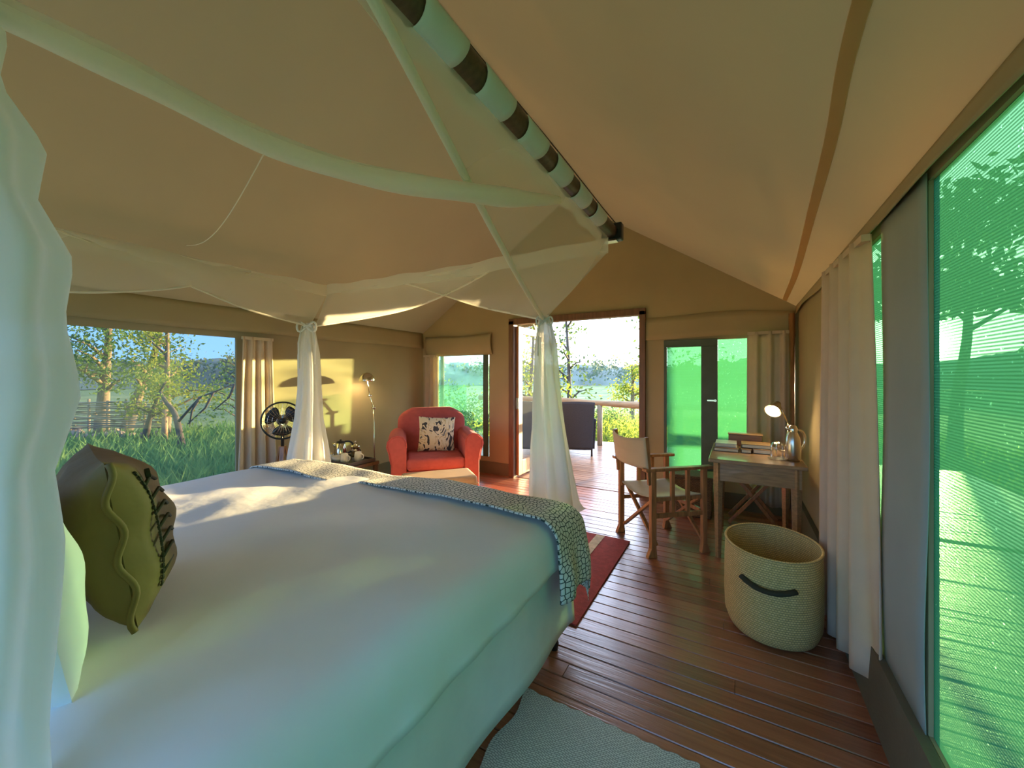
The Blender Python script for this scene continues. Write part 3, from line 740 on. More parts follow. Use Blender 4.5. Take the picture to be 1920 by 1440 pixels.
# top sheet and the rolled up edge
rollp = [Vector((-1.30, -.45, 2.24)), P(-120, -40, D=.78)] + [P(u, v, D=d) for u, v, d in ((0, 20, .85), (250, 140, 1.0), (500, 268, 1.2), (700, 332, 1.32), (870, 360, 1.40), (980, 373, 1.56))] + [Vector((-.73, 1.72, 2.235))]
m = MB(); m.grid(lambda i, j: polyline(rollp, j).lerp(Vector((-.712, lerp(-.45, 1.78, j), 2.29)), i) - Vector((0, 0, .03 * math.sin(math.pi * i))), 14, 40)
obj('top_sheet', m, M['netroof'], net, True, smooth=True)
obj('rolled_edge', MB().tube(smooth_path(rollp, 60), [lerp(.036, .034, t) * (1 - .5 * max(0, t - .85) / .15) * (1 + .05 * math.sin(t * 40)) for t in np.linspace(0, 1, 60)], 14), M['nethem'], net, True, smooth=True)
for a_, b_ in (((495, 288), (350, 460)), ((640, 268), (812, 254))):
    pa = P(a_[0], a_[1], Z=2.30) if a_[0] == 495 else P(a_[0], a_[1], Z=2.29); pb = P(b_[0], b_[1], X=NX0) if a_[0] == 495 else P(b_[0], b_[1], Z=2.30)
    if a_[0] == 495:
        obj('cord', MB().tube([pa.lerp(pb, t) - Vector((0, 0, .12 * math.sin(math.pi * t))) for t in np.linspace(0, 1, 16)], .0025, 5), M['nethem'], net, True)
def gathered(path, rads, nf, name='gathered_fall', mat='netcol', depth=.28, n=72, seed=0, flat=.8):
    vs_path = smooth_path(path, 40); m = MB()
    def f(i, j):
        k = int(round(j * 39)); p = vs_path[k]
        r = float(np.interp(j, np.linspace(0, 1, len(rads)), rads))
        a = i * 2 * math.pi
        d = 1 + depth * math.sin(a * nf + 1.3 * math.sin(j * 5 + seed)) * min(1, .4 + j) + .12 * math.sin(a * 3 + seed + j * 4)
        zz = p.z + (.07 * math.sin(a * 2 + seed) + .03 * math.sin(a * 5)) * max(0, (j - .9) * 10)
        return Vector((p.x + math.cos(a) * r * d, p.y + math.sin(a) * r * d * flat, zz))
    m.grid(f, n, 39)
    return obj(name, m, M[mat], net, True, smooth=True)
gathered([tie2 + Vector((0, 0, .03)), tie2 + Vector((.02, 0, -.35)), tie2 + Vector((.04, .0, -.8)), tie2 + Vector((.09, 0, -1.36))], [.030, .066, .074, .095, .125, .165], 7, seed=1)
gathered([tie1 + Vector((0, 0, .03)), tie1 + Vector((0, 0, -.5)), tie1 + Vector((-.03, 0, -1.0)), tie1 + Vector((-.05, 0, -1.75))], [.04, .095, .10, .115, .18, .21], 8, seed=2)
t0 = Vector((-1.06, .09, 2.02))
gathered([t0, Vector((-1.07, .10, 1.8)), Vector((-1.07, .115, 1.5)), Vector((-1.07, .12, 1.1)), Vector((-1.05, .11, .74))], [.015, .05, .038, .078, .066, .098, .084, .10, .072, .084, .08, .075, .085], 6, seed=3, flat=1.0, depth=.2)
m = MB()
def fan0(i, j):
    a = Vector((-.705, lerp(-.5, .45, i), 2.285)); p = a.lerp(t0, j)
    return p + Vector((-.05 * math.sin(math.pi * j), 0, -.04 * math.sin(math.pi * j)))
m.grid(fan0, 24, 12); obj('side_panel', m, M['net'], net, True, smooth=True)
# ties
def bow(t, s, name='tie_ribbon'):
    m = MB()
    m.tube([t + Vector((s * .055 * math.cos(a), s * .05 * math.sin(a), 0)) for a in np.linspace(0, 2 * math.pi, 17)], .012 * s, 8, cap=False)
    r = Vector((CS, SN, 0)); f = Vector((SN, -CS, 0)) * .05 * s
    for sg in (-1, 1):
        m.tube([t + f + r * (sg * .09 * s * math.sin(a)) * (1.0) + Vector((0, 0, .045 * s * math.sin(2 * a) - .01)) for a in np.linspace(0, math.pi, 13)], .010 * s, 6)
    m.tube([t + f + r * -.04 * s, t + f + r * -.075 * s - Vector((0, 0, .16 * s)), t + f + r * -.07 * s - Vector((0, 0, .40 * s))], [.012 * s, .014 * s, .016 * s], 6, flat=.5)
    m.tube([t + f + r * .05 * s, t + f + r * .085 * s - Vector((0, 0, .15 * s)), t + f + r * .08 * s - Vector((0, 0, .36 * s))], [.012 * s, .014 * s, .016 * s], 6, flat=.5)
    obj(name, m, M['tab'], net, True, smooth=True)
bow(tie1, 1.0); bow(tie2, .62)

# ================================================================== ARMCHAIR, OTTOMAN, CUSHION
def rbox(a, b): return MB().b2(a, b)
ACH = Vector((-3.27, 3.76, 0)); AR = math.radians(45)      # faces (sin, -cos) of AR
ac = thing('armchair', 'red upholstered armchair with rolled arms in the tent corner', 'armchair', ACH, AR)
obj('seat_base', rbox((-.42, -.38, .07), (.42, .36, .32)), M['red'], ac, bevel=.03, segs=3)
obj('seat_cushion', rbox((-.335, -.42, .325), (.335, .20, .47)), M['red'], ac, bevel=.05, segs=4)
def back_mb():
    m = MB()
    def f(i, j):
        a = i * 2 * math.pi
        z = lerp(.30, .985, j)
        w = .44 * (1 - max(0, (j - .72) / .28) ** 2.6 * .42)
        t = .115 * (1 - max(0, (j - .8) / .2) ** 3 * .6)
        sgn = lambda c, p: math.copysign(abs(c) ** p, c)
        return Vector((w * sgn(math.cos(a), .35), .30 + .14 * j + t * sgn(math.sin(a), .6), z))
    m.grid(f, 48, 24)
    o = len(m.v); top = [o - 49 + i for i in range(48)]; m.f.append(tuple(top)); return m
obj('backrest', back_mb(), M['red'], ac, smooth=True)
for s in (-1, 1):
    m = MB()
    prof = [(.33, .10), (.33, .60), (.335, .66), (.365, .715), (.42, .735), (.485, .72), (.535, .67), (.545, .61), (.52, .54), (.50, .42), (.50, .10)]
    m.prism([(s * x, -.41, z) for x, z in prof], (0, .80, 0))
    a = obj('arm', m, M['red'], ac, bevel=.018, segs=3)
    pp = MB().tube([(s * x, -.412, z) for x, z in prof[1:-1]], .007, 6)
    obj('piping', pp, M['red'], a, smooth=True)
for sx in (-.36, .36):
    for sy in (-.32, .36): obj('foot', MB().lathe((sx, sy, 0), [(.0, 0), (.022, 0), (.03, .08), (0, .081)], 12), M['blackwood'], ac)
rcu = eul(-.28, .05, 0)
ck = thing('cushion', 'square cream cushion with dark leaf print on the red armchair', 'cushion', ACH + Matrix.Rotation(AR, 3, 'Z') @ Vector((.04, .06, .675)), AR)
obj('cover', place(pillow_mb(.46, .44, .15, crease=.01), (0, 0, 0), rcu), M['print'], ck, smooth=True)
ot = thing('ottoman', 'tan suede ottoman in front of the red armchair', 'ottoman', (-2.63, 3.10, 0), math.radians(50))
obj('body', rbox((-.36, -.20, .05), (.36, .20, .405)), M['suede'], ot, bevel=.035, segs=4)
obj('seam', MB().tube([(-.355, -.203, .33), (.355, -.203, .33), (.363, -.19, .33), (.363, .19, .33)], .005, 6), M['suede'], ot)
for sx in (-.3, .3):
    for sy in (-.15, .15): obj('foot', MB().lathe((sx, sy, 0), [(0, 0), (.02, 0), (.025, .055), (0, .056)], 10), M['blackwood'], ot)

# ================================================================== TEA TABLE AND TEA THINGS
TT = Vector((-3.90, 2.92, 0)); TZ = .44
tt = thing('side_table', 'low dark side table with the tea tray against the canvas wall', 'table', TT)
obj('top', rbox((-.36, -.22, TZ - .04), (.36, .22, TZ)), M['darkwood'], tt, bevel=.006)
obj('shelf', rbox((-.32, -.18, .10), (.32, .18, .12)), M['darkwood'], tt)
for sx in (-.33, .33):
    for sy in (-.19, .19): obj('leg', rbox((sx - .02, sy - .02, 0), (sx + .02, sy + .02, TZ - .04)), M['darkwood'], tt)
ty = thing('tea_tray', 'dark rectangular tray holding the kettle and mugs', 'tray', TT + Vector((.02, 0, TZ + .001)))
obj('tray_floor', rbox((-.31, -.17, 0), (.31, .17, .012)), M['tray'], ty)
for a, b in (((-.32, -.18, 0), (.32, -.165, .035)), ((-.32, .165, 0), (.32, .18, .035)), ((-.32, -.165, 0), (-.305, .165, .035)), ((.305, -.165, 0), (.32, .165, .035))):
    obj('rim', rbox(a, b), M['tray'], ty)
TZ2 = TZ + .0135
def tpos(u, v, z=TZ2): return P(u, v, Z=z)
kp = Vector((-4.02, 2.99, TZ2))
k = thing('electric_kettle', 'small chrome electric kettle with black handle on the tea tray', 'kettle', kp)
obj('body', MB().lathe((0, 0, 0), [(0, .0), (.075, 0), (.078, .02), (.07, .09), (.052, .165), (.045, .17)], 28), M['chrome'], k, smooth=True)
obj('lid', MB().lathe((0, 0, 0), [(.047, .168), (.043, .19), (.012, .195), (.012, .21), (0, .212)], 24), M['black'], k, smooth=True)
obj('handle', MB().tube(smooth_path([(.035, .03, .185), (.085, .06, .185), (.115, .08, .15), (.10, .075, .08), (.062, .045, .05)], 14), .011, 8), M['black'], k, smooth=True)
obj('spout', MB().tube([(-.045, -.03, .13), (-.075, -.05, .165)], [.02, .012], 8), M['chrome'], k, smooth=True)
obj('base', MB().lathe((0, 0, -.0), [(0, 0), (.08, 0), (.08, .012), (0, .013)], 24), M['black'], k)
cp = Vector((-3.80, 3.02, TZ2))
c = thing('cafetiere', 'glass coffee press with metal frame on the tea tray', 'coffee press', cp)
obj('glass', MB().lathe((0, 0, 0), [(0, .012), (.045, .012), (.047, .14), (.05, .145)], 24), M['bronzeglass'], c, smooth=True)
obj('base', MB().lathe((0, 0, 0), [(0, 0), (.05, 0), (.05, .03), (.048, .03)], 24), M['chrome'], c)
obj('band', MB().lathe((0, 0, 0), [(.049, .10), (.051, .10), (.051, .115), (.049, .115)], 24), M['chrome'], c)
obj('lid', MB().lathe((0, 0, 0), [(.052, .145), (.045, .16), (.008, .165), (.004, .165), (.004, .19), (.011, .195), (.011, .205), (0, .21)], 20), M['chrome'], c, smooth=True)
obj('handle', MB().tube(smooth_path([(.048, 0, .12), (.085, .0, .11), (.085, 0, .05), (.048, 0, .03)], 12), .007, 8), M['black'], c, smooth=True)
def mug(loc, label, tilt):
    t = thing('mug', label, 'mug', loc, tilt, 'mugs on the tea tray')
    obj('cup', MB().lathe((0, 0, 0), [(.043, 0), (.040, .05), (.034, .098), (.030, .10), (0, .10)], 22), M['ceramic'], t, smooth=True, solid=.004)
    obj('handle', MB().tube(smooth_path([(.038, 0, .08), (.07, 0, .07), (.068, 0, .035), (.04, 0, .02)], 12), .006, 8), M['ceramic'], t, smooth=True)
mug(Vector((-3.74, 2.83, TZ2)), 'upturned white mug beside the white bowl on the tray', .2)
mug(Vector((-3.69, 2.97, TZ2)), 'upturned white mug at the armchair end of the tray', .2)
b = thing('bowl', 'shallow white bowl on the tea tray beside a mug', 'bowl', (-3.85, 2.83, TZ2))
obj('bowl_body', MB().lathe((0, 0, 0), [(0, .0), (.03, 0), (.06, .03), (.068, .06), (.064, .06), (.055, .03), (0, .008)], 24), M['ceramic'], b, smooth=True)
for (x, y), lb in (((-4.07, 2.83), 'small glass jar at the fan end of the tea tray'), ((-4.0, 2.86), 'small glass jar next to the white bowl')):
    j = thing('storage_jar', lb, 'jar', (x, y, TZ2), 0, 'jars on the tea tray')
    obj('jar_body', MB().lathe((0, 0, 0), [(0, 0), (.03, 0), (.033, .02), (.03, .045), (.022, .055)], 18), M['ceramic'], j, smooth=True)
    obj('lid', MB().lathe((0, 0, 0), [(.025, .055), (.025, .065), (.006, .07), (.008, .08), (0, .083)], 16), M['chrome'], j, smooth=True)

# ================================================================== FLOOR LAMP
LP = P(703, 800, X=-4.22); LP.z = 0
fl = thing('floor_lamp', 'slim chrome reading lamp with domed shade behind the armchair', 'floor lamp', LP)
h = P(688, 712, X=-4.17); e1 = P(693, 742, X=-4.2); e2 = P(700, 765, X=-4.22)
obj('base', MB().lathe(LP, [(0, 0), (.12, 0), (.12, .012), (.02, .02), (0, .02)], 28), M['chrome'], fl, True, smooth=True)
obj('pole', MB().tube([LP + Vector((0, 0, .015)), e2], .009, 10), M['chrome'], fl, True, smooth=True)
obj('arm', MB().tube([e2, e1], .008, 10), M['chrome'], fl, True, smooth=True)
obj('arm', MB().tube([e1, h + Vector((0, 0, .03))], .007, 10), M['chrome'], fl, True, smooth=True)
for e in (e1, e2): obj('joint', MB().tube([e - Vector((.018, .018, 0)), e + Vector((.018, .018, 0))], .016, 12), M['chrome'], fl, True, smooth=True)
sh = obj('shade', MB().lathe(h - Vector((0, 0, .02)), [(.10, 0), (.098, .02), (.088, .055), (.062, .09), (.03, .108), (.0, .112)], 28), M['chrome'], fl, True, smooth=True, solid=.003)
obj('bulb', MB().lathe(h - Vector((0, 0, .012)), [(0, 0), (.025, .006), (.032, .028), (.02, .055), (0, .065)], 16), M['bulb'], sh, True, smooth=True)
pl = bpy.data.lights.new('bulb_light', 'POINT'); pl.energy = .4; pl.color = (1, .78, .45); pl.shadow_soft_size = .03
po = bpy.data.objects.new('bulb_light', pl); COL.objects.link(po); po.parent = fl; po.location = h - LP - Vector((0, 0, .05))

# ================================================================== FAN
FC = Vector((-3.98, 2.29, .955))
fn = thing('pedestal_fan', 'dark pedestal fan with wire cage on wooden legs by the curtain', 'fan', (FC.x, FC.y, 0))
fdir = (Vector((0, 0, 1.2)) - FC); fdir.z = .12; fdir.normalize()
fx = fdir.cross(Vector((0, 0, 1))).normalized(); fz = fx.cross(fdir)
FM = Matrix((fx, fz, fdir)).transposed()
def fp(x, y, z): return FC + FM @ Vector((x, y, z))
RAD = .185
obj('rim', MB().tube([fp(RAD * math.cos(a), RAD * math.sin(a), .0) for a in np.linspace(0, 2 * math.pi, 41)], .009, 8, cap=False), M['black'], fn, True, smooth=True)
cg = MB()
for kk in range(28):
    a = kk / 28 * 2 * math.pi
    cg.tube([fp(.03 * math.cos(a), .03 * math.sin(a), .06), fp(.11 * math.cos(a + .15), .11 * math.sin(a + .15), .055), fp(RAD * math.cos(a + .25), RAD * math.sin(a + .25), .0)], .0012, 4)
for rr in (.05, .09, .13):
    cg.tube([fp(rr * math.cos(a), rr * math.sin(a), .058) for a in np.linspace(0, 2 * math.pi, 31)], .0012, 4, cap=False)
obj('front_cage', cg, M['steel'], fn, True)
cg = MB()
for kk in range(24):
    a = kk / 24 * 2 * math.pi
    cg.tube([fp(.05 * math.cos(a), .05 * math.sin(a), -.07), fp(.13 * math.cos(a), .13 * math.sin(a), -.06), fp(RAD * math.cos(a), RAD * math.sin(a), 0)], .0014, 4)
obj('rear_cage', cg, M['steel'], fn, True)
for kk in range(3):
    a0 = kk * 2 * math.pi / 3 + .5; m = MB()
    def bl(i, j, a0=a0):
        r = lerp(.03, .155, j); wd = .42 + .35 * math.sin(math.pi * j * .8); a = a0 + (i - .5) * 2 * wd
        return fp(r * math.cos(a), r * math.sin(a), -.01 + (i - .5) * .05)
    m.grid(bl, 8, 8); obj('blade', m, M['black'], fn, True, smooth=True, solid=.003)
obj('hub', MB().tube([fp(0, 0, -.03), fp(0, 0, .03)], .032, 16), M['black'], fn, True, smooth=True)
obj('motor', MB().tube([fp(0, 0, -.07), fp(0, 0, -.10), fp(0, 0, -.17), fp(0, 0, -.19)], [.05, .06, .055, .02], 16), M['black'], fn, True, smooth=True)
nk = fp(0, 0, -.12)
obj('pole', MB().tube([nk, Vector((nk.x, nk.y, .62))], .016, 10), M['black'], fn, True, smooth=True)
for kk in range(3):
    a = kk * 2 * math.pi / 3 + 5.6
    obj('leg', MB().bar((nk.x + .02 * math.cos(a), nk.y + .02 * math.sin(a), .68), (nk.x + .17 * math.cos(a), nk.y + .17 * math.sin(a), .002), .045, .022), M['wood'], fn, True, bevel=.004)

# ================================================================== DIRECTOR'S CHAIR
dc = thing('director_chair', "folding wooden director's chair with cream canvas seat at the desk", 'chair', (-.729, 3.368, 0), math.radians(-48.5))
HW = .255
for s, nm in ((-1, 'l'), (1, 'r')):
    x = s * HW
    obj('arm', rbox((x - .03, -.075, .665), (x + .03, .52, .69)), M['wood'], dc, bevel=.005)
    obj('post', rbox((x - .02, -.022, .04), (x + .02, .022, .665)), M['wood'], dc, bevel=.004)
    obj('post', rbox((x - .018, .43, .04), (x + .018, .47, .665)), M['wood'], dc, bevel=.004)
    obj('side_rail', rbox((x - .012, .022, .30), (x + .012, .43, .335)), M['wood'], dc, bevel=.003)
    obj('seat_rail', rbox((x * .93 - .014, -.01, .425), (x * .93 + .014, .46, .455)), M['wood'], dc, bevel=.003)
    for yy in (.155, .29): obj('slat', rbox((x - .013, yy, .335), (x + .013, yy + .03, .665)), M['wood'], dc, bevel=.003)
    obj('back_post', MB().bar((x, -.025, .56), (x, -.055, .93), .032, .026, up=(1, 0, 0)), M['wood'], dc, bevel=.004)
    obj('foot', MB().prism([(x - .02, -.05, .0), (x - .02, .03, .0), (x - .02, .022, .07), (x - .02, -.022, .07)], (.04, 0, 0)), M['wood'], dc, bevel=.004)
    obj('foot', MB().prism([(x - .02, .42, .0), (x - .02, .50, .0), (x - .02, .47, .07), (x - .02, .43, .07)], (.04, 0, 0)), M['wood'], dc, bevel=.004)
for yy in (.02, .44):
    obj('cross_leg', MB().bar((-HW + .02, yy, .08), (HW - .03, yy, .43), .022, .03, up=(0, 1, 0)), M['wood'], dc, bevel=.003)
    obj('cross_leg', MB().bar((HW - .02, yy + .024, .08), (-HW + .03, yy + .024, .43), .022, .03, up=(0, 1, 0)), M['wood'], dc, bevel=.003)
obj('stretcher', rbox((-HW + .02, .425, .315), (HW - .02, .445, .345)), M['wood'], dc)
m = MB(); m.grid(lambda i, j: Vector((lerp(-HW + .01, HW - .01, i), lerp(-.005, .455, j), .462 - .035 * math.sin(math.pi * i) - .006 * math.sin(math.pi * j))), 16, 10)
obj('seat', m, M['chairback'], dc, smooth=True, solid=.006)
m = MB(); m.grid(lambda i, j: Vector((lerp(-HW - .018, HW + .018, i), -.045 - .03 * j - .055 * math.sin(math.pi * i), lerp(.68, .93, j) - .028 * math.sin(math.pi * i) * (1 if j > .5 else -.0) * 1.0)), 20, 8)
obj('backrest', m, M['chairback'], dc, smooth=True, solid=.007)

# ================================================================== DESK
DX0, DX1, DY0, DY1, DZ = -.185, .435, 3.37, 4.22, .77
dk = thing('desk', 'dark wooden writing desk with slim tapered legs beside the mesh windows', 'desk', ((DX0 + DX1) / 2, (DY0 + DY1) / 2, 0))
obj('top', rbox((DX0, DY0, DZ - .028), (DX1, DY1, DZ)), M['desk'], dk, True, bevel=.005)
obj('apron', rbox((DX0 + .05, DY0 + .04, .60), (DX1 - .03, DY0 + .06, DZ - .03)), M['desk'], dk, True)
obj('apron', rbox((DX0 + .05, DY1 - .06, .60), (DX1 - .03, DY1 - .04, DZ - .03)), M['desk'], dk, True)
sd = obj('drawer', rbox((DX0 + .04, DY0 + .09, .61), (DX0 + .06, DY1 - .09, DZ - .03)), M['desk'], dk, True, bevel=.003)
obj('knob', MB().lathe((0, 0, 0), [(0, 0), (.008, 0), (.008, .012), (.014, .02), (0, .028)], 12, M=Matrix.Rotation(-math.pi / 2, 3, 'Y')), M['chrome'], sd, False).location = (DX0 + .04 - dk.location.x, (DY0 + DY1) / 2 - dk.location.y, .68)
obj('apron', rbox((DX1 - .05, DY0 + .09, .60), (DX1 - .03, DY1 - .09, DZ - .03)), M['desk'], dk, True)
for lx in (DX0 + .065, DX1 - .06):
    for ly in (DY0 + .06, DY1 - .06):
        obj('leg', MB().tube([(lx, ly, DZ - .03), (lx, ly, .58), (lx, ly, 0)], [.034, .034, .020], 4, cap=True), M['desk'], dk, True, bevel=.003)
# things on the desk
def flat_item(name, label, cat, x0, x1, y0, y1, z, t, cover, rz=0, pages=True):
    cxy = Vector(((x0 + x1) / 2, (y0 + y1) / 2, z)); w, d = (x1 - x0) / 2, (y1 - y0) / 2
    r = thing(name, label, cat, cxy, rz, 'books and papers on the desk')
    if pages:
        obj('cover', rbox((-w, -d, 0), (w, d, .004)).b2((-w, -d, t - .004), (w, d, t)).b2((-w, -d, .004), (-w + .006, d, t - .004)), cover, r)
        obj('pages', rbox((-w + .006, -d + .004, .004), (w - .005, d - .004, t - .004)), M['paper'], r)
    else:
        obj('board', rbox((-w, -d, 0), (w, d, t)), cover, r, bevel=.003)
        obj('label_strip', rbox((-w * .8, -d - .001, t * .3), (w * .2, -d + .001, t * .7)), M['paper'], r)
    return r
z0 = DZ + .001
flat_item('book', 'thin cream booklet at the desk edge next to the director chair', 'book', -.165, .02, 3.74, 3.95, z0, .028, M['card'])
flat_item('book', 'thick cream paged book in the middle of the desk', 'book', .035, .11, 3.74, 3.98, z0, .030, M['card'])
flat_item('book', 'wide cream paged book next to the upturned glasses', 'book', .12, .255, 3.76, 3.98, z0, .034, M['card'])
flat_item('book', 'grey covered folder lying on top of the cream booklet', 'book', -.155, .005, 3.80, 4.02, z0 + .0285, .030, M['slate'])
flat_item('book', 'brown edged book lying across two cream books', 'book', .04, .25, 3.80, 4.00, z0 + .0345, .030, M['card'])
bxo = thing('wooden_box', 'shallow wooden box standing at the back of the desk by the window', 'box', (.07, 4.13, z0))
obj('box_body', rbox((-.13, -.05, 0), (.13, .05, .105)), M['darkwood'], bxo, bevel=.004)
obj('lid', rbox((-.135, -.055, .105), (.135, .055, .118)), M['desk'], bxo, bevel=.003)
gt = thing('glass_tray', 'small round glass coaster under the upturned tumbler', 'coaster', (.272, 3.60, z0))
obj('coaster_disc', MB().lathe((0, 0, 0), [(0, 0), (.05, 0), (.062, .006), (.062, .009), (.048, .006), (0, .005)], 24), M['glass'], gt, smooth=True)
g = thing('tumbler', 'upturned clear glass tumbler on the desk beside the steel flask', 'glass', (.272, 3.60, z0 + .0065))
obj('glass_wall', MB().lathe((0, 0, 0), [(.043, 0), (.042, .04), (.043, .085), (.036, .105), (.030, .112), (0, .113)], 26), M['glass'], g, smooth=True, solid=.003)
obj('base_ring', MB().lathe((0, 0, 0), [(.030, .108), (.033, .117), (.028, .121), (.02, .118)], 22), M['glass'], g, smooth=True)
g = thing('tumbler', 'clear glass tumbler half hidden behind the upturned one', 'glass', (.31, 3.70, z0))
obj('glass_wall', MB().lathe((0, 0, 0), [(0, .004), (.034, .004), (.038, .05), (.041, .10)], 26), M['glass'], g, smooth=True, solid=.003)
obj('base_disc', MB().lathe((0, 0, 0), [(0, 0), (.034, 0), (.034, .004), (0, .004)], 22), M['glass'], g)
fk = thing('vacuum_flask', 'brushed steel vacuum flask standing on the desk by the wall', 'flask', (.372, 3.60, z0))
obj('body', MB().lathe((0, 0, 0), [(0, 0), (.045, 0), (.05, .01), (.05, .12), (.044, .17), (.032, .20), (.026, .215)], 28), M['steel'], fk, smooth=True)
obj('stopper', MB().lathe((0, 0, 0), [(.028, .215), (.03, .235), (.02, .26), (0, .265)], 20), M['chrome'], fk, smooth=True)
obj('spout', MB().tube([(-.02, -.01, .225), (-.045, -.02, .245)], [.012, .007], 8), M['chrome'], fk, smooth=True)
obj('handle', MB().tube(smooth_path([(.026, .01, .23), (.065, .03, .21), (.075, .035, .14), (.048, .02, .07)], 14), .008, 8), M['chrome'], fk, smooth=True)
dl = thing('desk_lamp', 'metal desk lamp with a lit conical shade on the desk', 'desk lamp', (.36, 4.02, z0))
LB = Vector((.36, 4.02, z0)); LJ = Vector((.22, 3.95, z0 + .12)); LH = P(1452, 766, Y=3.95)
L2 = Vector((.385, 4.0, z0 + .22))
obj('base', MB().lathe(LB, [(0, 0), (.07, 0), (.07, .012), (.015, .022), (0, .022)], 24), M['steel'], dl, True, smooth=True)
obj('arm', MB().tube([LB + Vector((0, 0, .015)), L2], .007, 8), M['steel'], dl, True, smooth=True)
obj('arm', MB().tube([L2, LH + Vector((.03, 0, .045))], .007, 8), M['steel'], dl, True, smooth=True)
obj('joint', MB().tube([L2 - Vector((0, .018, 0)), L2 + Vector((0, .018, 0))], .016, 12), M['steel'], dl, True, smooth=True)
aim = (Vector((-.05, 3.3, .65)) - LH).normalized()
q = Vector((0, 0, -1)).rotation_difference(aim).to_matrix()
sh = obj('shade', MB().lathe(LH, [(.062, -.04), (.058, -.02), (.046, .02), (.03, .05), (.022, .075), (0, .078)], 26, M=q), M['steel'], dl, True, smooth=True, solid=.002)
obj('bulb', MB().lathe(LH, [(0, -.036), (.024, -.03), (.03, -.01), (.02, .015), (0, .02)], 16, M=q), M['bulb'], sh, True, smooth=True)
pl = bpy.data.lights.new('bulb_light', 'POINT'); pl.energy = 1.2; pl.color = (1, .75, .42); pl.shadow_soft_size = .03
po = bpy.data.objects.new('bulb_light', pl); COL.objects.link(po); po.parent = dl; po.location = LH + aim * .05 - LB
# under and behind the desk
ls = thing('luggage_stand', 'folding luggage stand with pale straps under the desk', 'luggage stand', (.14, 4.42, 0))
for yy in (-.14, .11):
    a1 = obj('leg', MB().bar((-.20, yy, .01), (.20, yy, .52), .03, .02, up=(0, 1, 0)), M['wood'], ls, bevel=.003)
    a2 = obj('leg', MB().bar((.20, yy + .022, .01), (-.20, yy + .022, .52), .03, .02, up=(0, 1, 0)), M['wood'], ls, bevel=.003)
for xx in (-.205, .205): obj('rail', MB().bar((xx, -.16, .525), (xx, .16, .525), .028, .028), M['wood'], ls, bevel=.003)
for yy in (-.10, 0, .10):
    m = MB(); m.grid(lambda i, j, yy=yy: Vector((lerp(-.205, .205, i), yy + (j - .5) * .06, .541 - .03 * math.sin(math.pi * i))), 10, 2)
    obj('strap', m, M['paper'], ls, smooth=True, solid=.003)
wb = thing('storage_basket', 'dark cane storage basket on the floor behind the director chair', 'basket', (-.37, 4.42, 0))
bo = obj('body', MB().prism([(-.16, -.14, 0), (.16, -.14, 0), (.18, -.16, .38), (-.18, -.16, .38)], (0, .29, 0)), M['wovenbox'], wb, bevel=.012)
set_uv(bo, lambda c: (c.x + c.y, c.z))
lo = obj('lid', rbox((-.19, -.17, .382), (.19, .15, .415)), M['wovenbox'], wb, bevel=.012); set_uv(lo, lambda c: (c.x, c.y + c.z))
# ================================================================== WOVEN BASKET
bk = thing('woven_basket', 'large round woven palm basket with dark handle by the pale curtain', 'basket', (.175, 2.66, 0))
m = MB(); nb = 64
prof = [(.0, .0), (.80, .0), (.93, .02), (.985, .06), (1.0, .16), (1.0, .35), (.985, .455), (.975, .465), (.955, .46), (.96, .35), (.96, .16), (.93, .05), (.80, .022), (0, .02)]
def bkf(i, j):
    k = min(int(j * 13 + 1e-6), 13); r, z = prof[k]; a = i * 2 * math.pi
    w = 1 + .008 * math.sin(a * 5) + .006 * math.sin(a * 2 + z * 9)
    return Vector((.235 * r * math.cos(a) * w, .29 * r * math.sin(a) * w, z))
m.grid(bkf, nb, 13)
o = obj('body', m, M['wovenbasket'], bk, smooth=True)
me = o.data; uvl = me.uv_layers.new(name='UVMap')
cum = [0]
for (r0, z0_), (r1, z1_) in zip(prof[:-1], prof[1:]): cum.append(cum[-1] + math.hypot((r1 - r0) * .26, z1_ - z0_))
for lp in me.loops:
    i = lp.vertex_index; uvl.data[lp.index].uv = ((i % (nb + 1)) / nb, cum[i // (nb + 1)])
hp = []
for t in np.linspace(0, 1, 12):
    a = math.radians(lerp(-128, -70, t)); hp.append(Vector((.243 * math.cos(a) * (1 + .05 * math.sin(math.pi * t)), .298 * math.sin(a) * (1 + .05 * math.sin(math.pi * t)), .335 - .02 * math.sin(math.pi * t))))
obj('handle', MB().tube(hp, .017, 10, flat=.75), M['cord'], bk, smooth=True)
obj('rim_binding', MB().tube([Vector((.228 * math.cos(a), .282 * math.sin(a), .464)) for a in np.linspace(0, 2 * math.pi, 65)], .008, 8, cap=False), M['wovenbasket'], bk, smooth=True)
set_uv(bk.children[-1], lambda c: (math.atan2(c.y, c.x) / 6.283, c.z))

# ================================================================== RUGS
rg = thing('floor_rug', 'red rug with a cream stripe lying past the bed foot', 'rug', (-2.0, 2.75, 0))
m = MB(); m.grid(lambda i, j: Vector((lerp(-3.2, -.775, i), lerp(2.08, 3.36, j) + .008 * math.sin(i * 9), .0075 + .0015 * math.sin(i * 17 + j * 5))), 40, 20)
obj('pile', m, M['rug'], rg, True, solid=.010)
m = MB(); m.grid(lambda i, j: Vector((lerp(-1.06, -.985, i), lerp(2.09, 3.35, j), .0165)), 2, 20)
obj('stripe', m, M['rugcream'], rg, True, solid=.002)
m = MB(); m.grid(lambda i, j: Vector((lerp(-3.12, -3.04, i), lerp(2.09, 3.35, j), .0165)), 2, 20); obj('stripe', m, M['rugcream'], rg, True, solid=.002)
mt = thing('bedside_mat', 'pale grey woven mat on the floor beside the bed', 'mat', (-.45, .9, 0))
nx_, ny_ = 40, 70
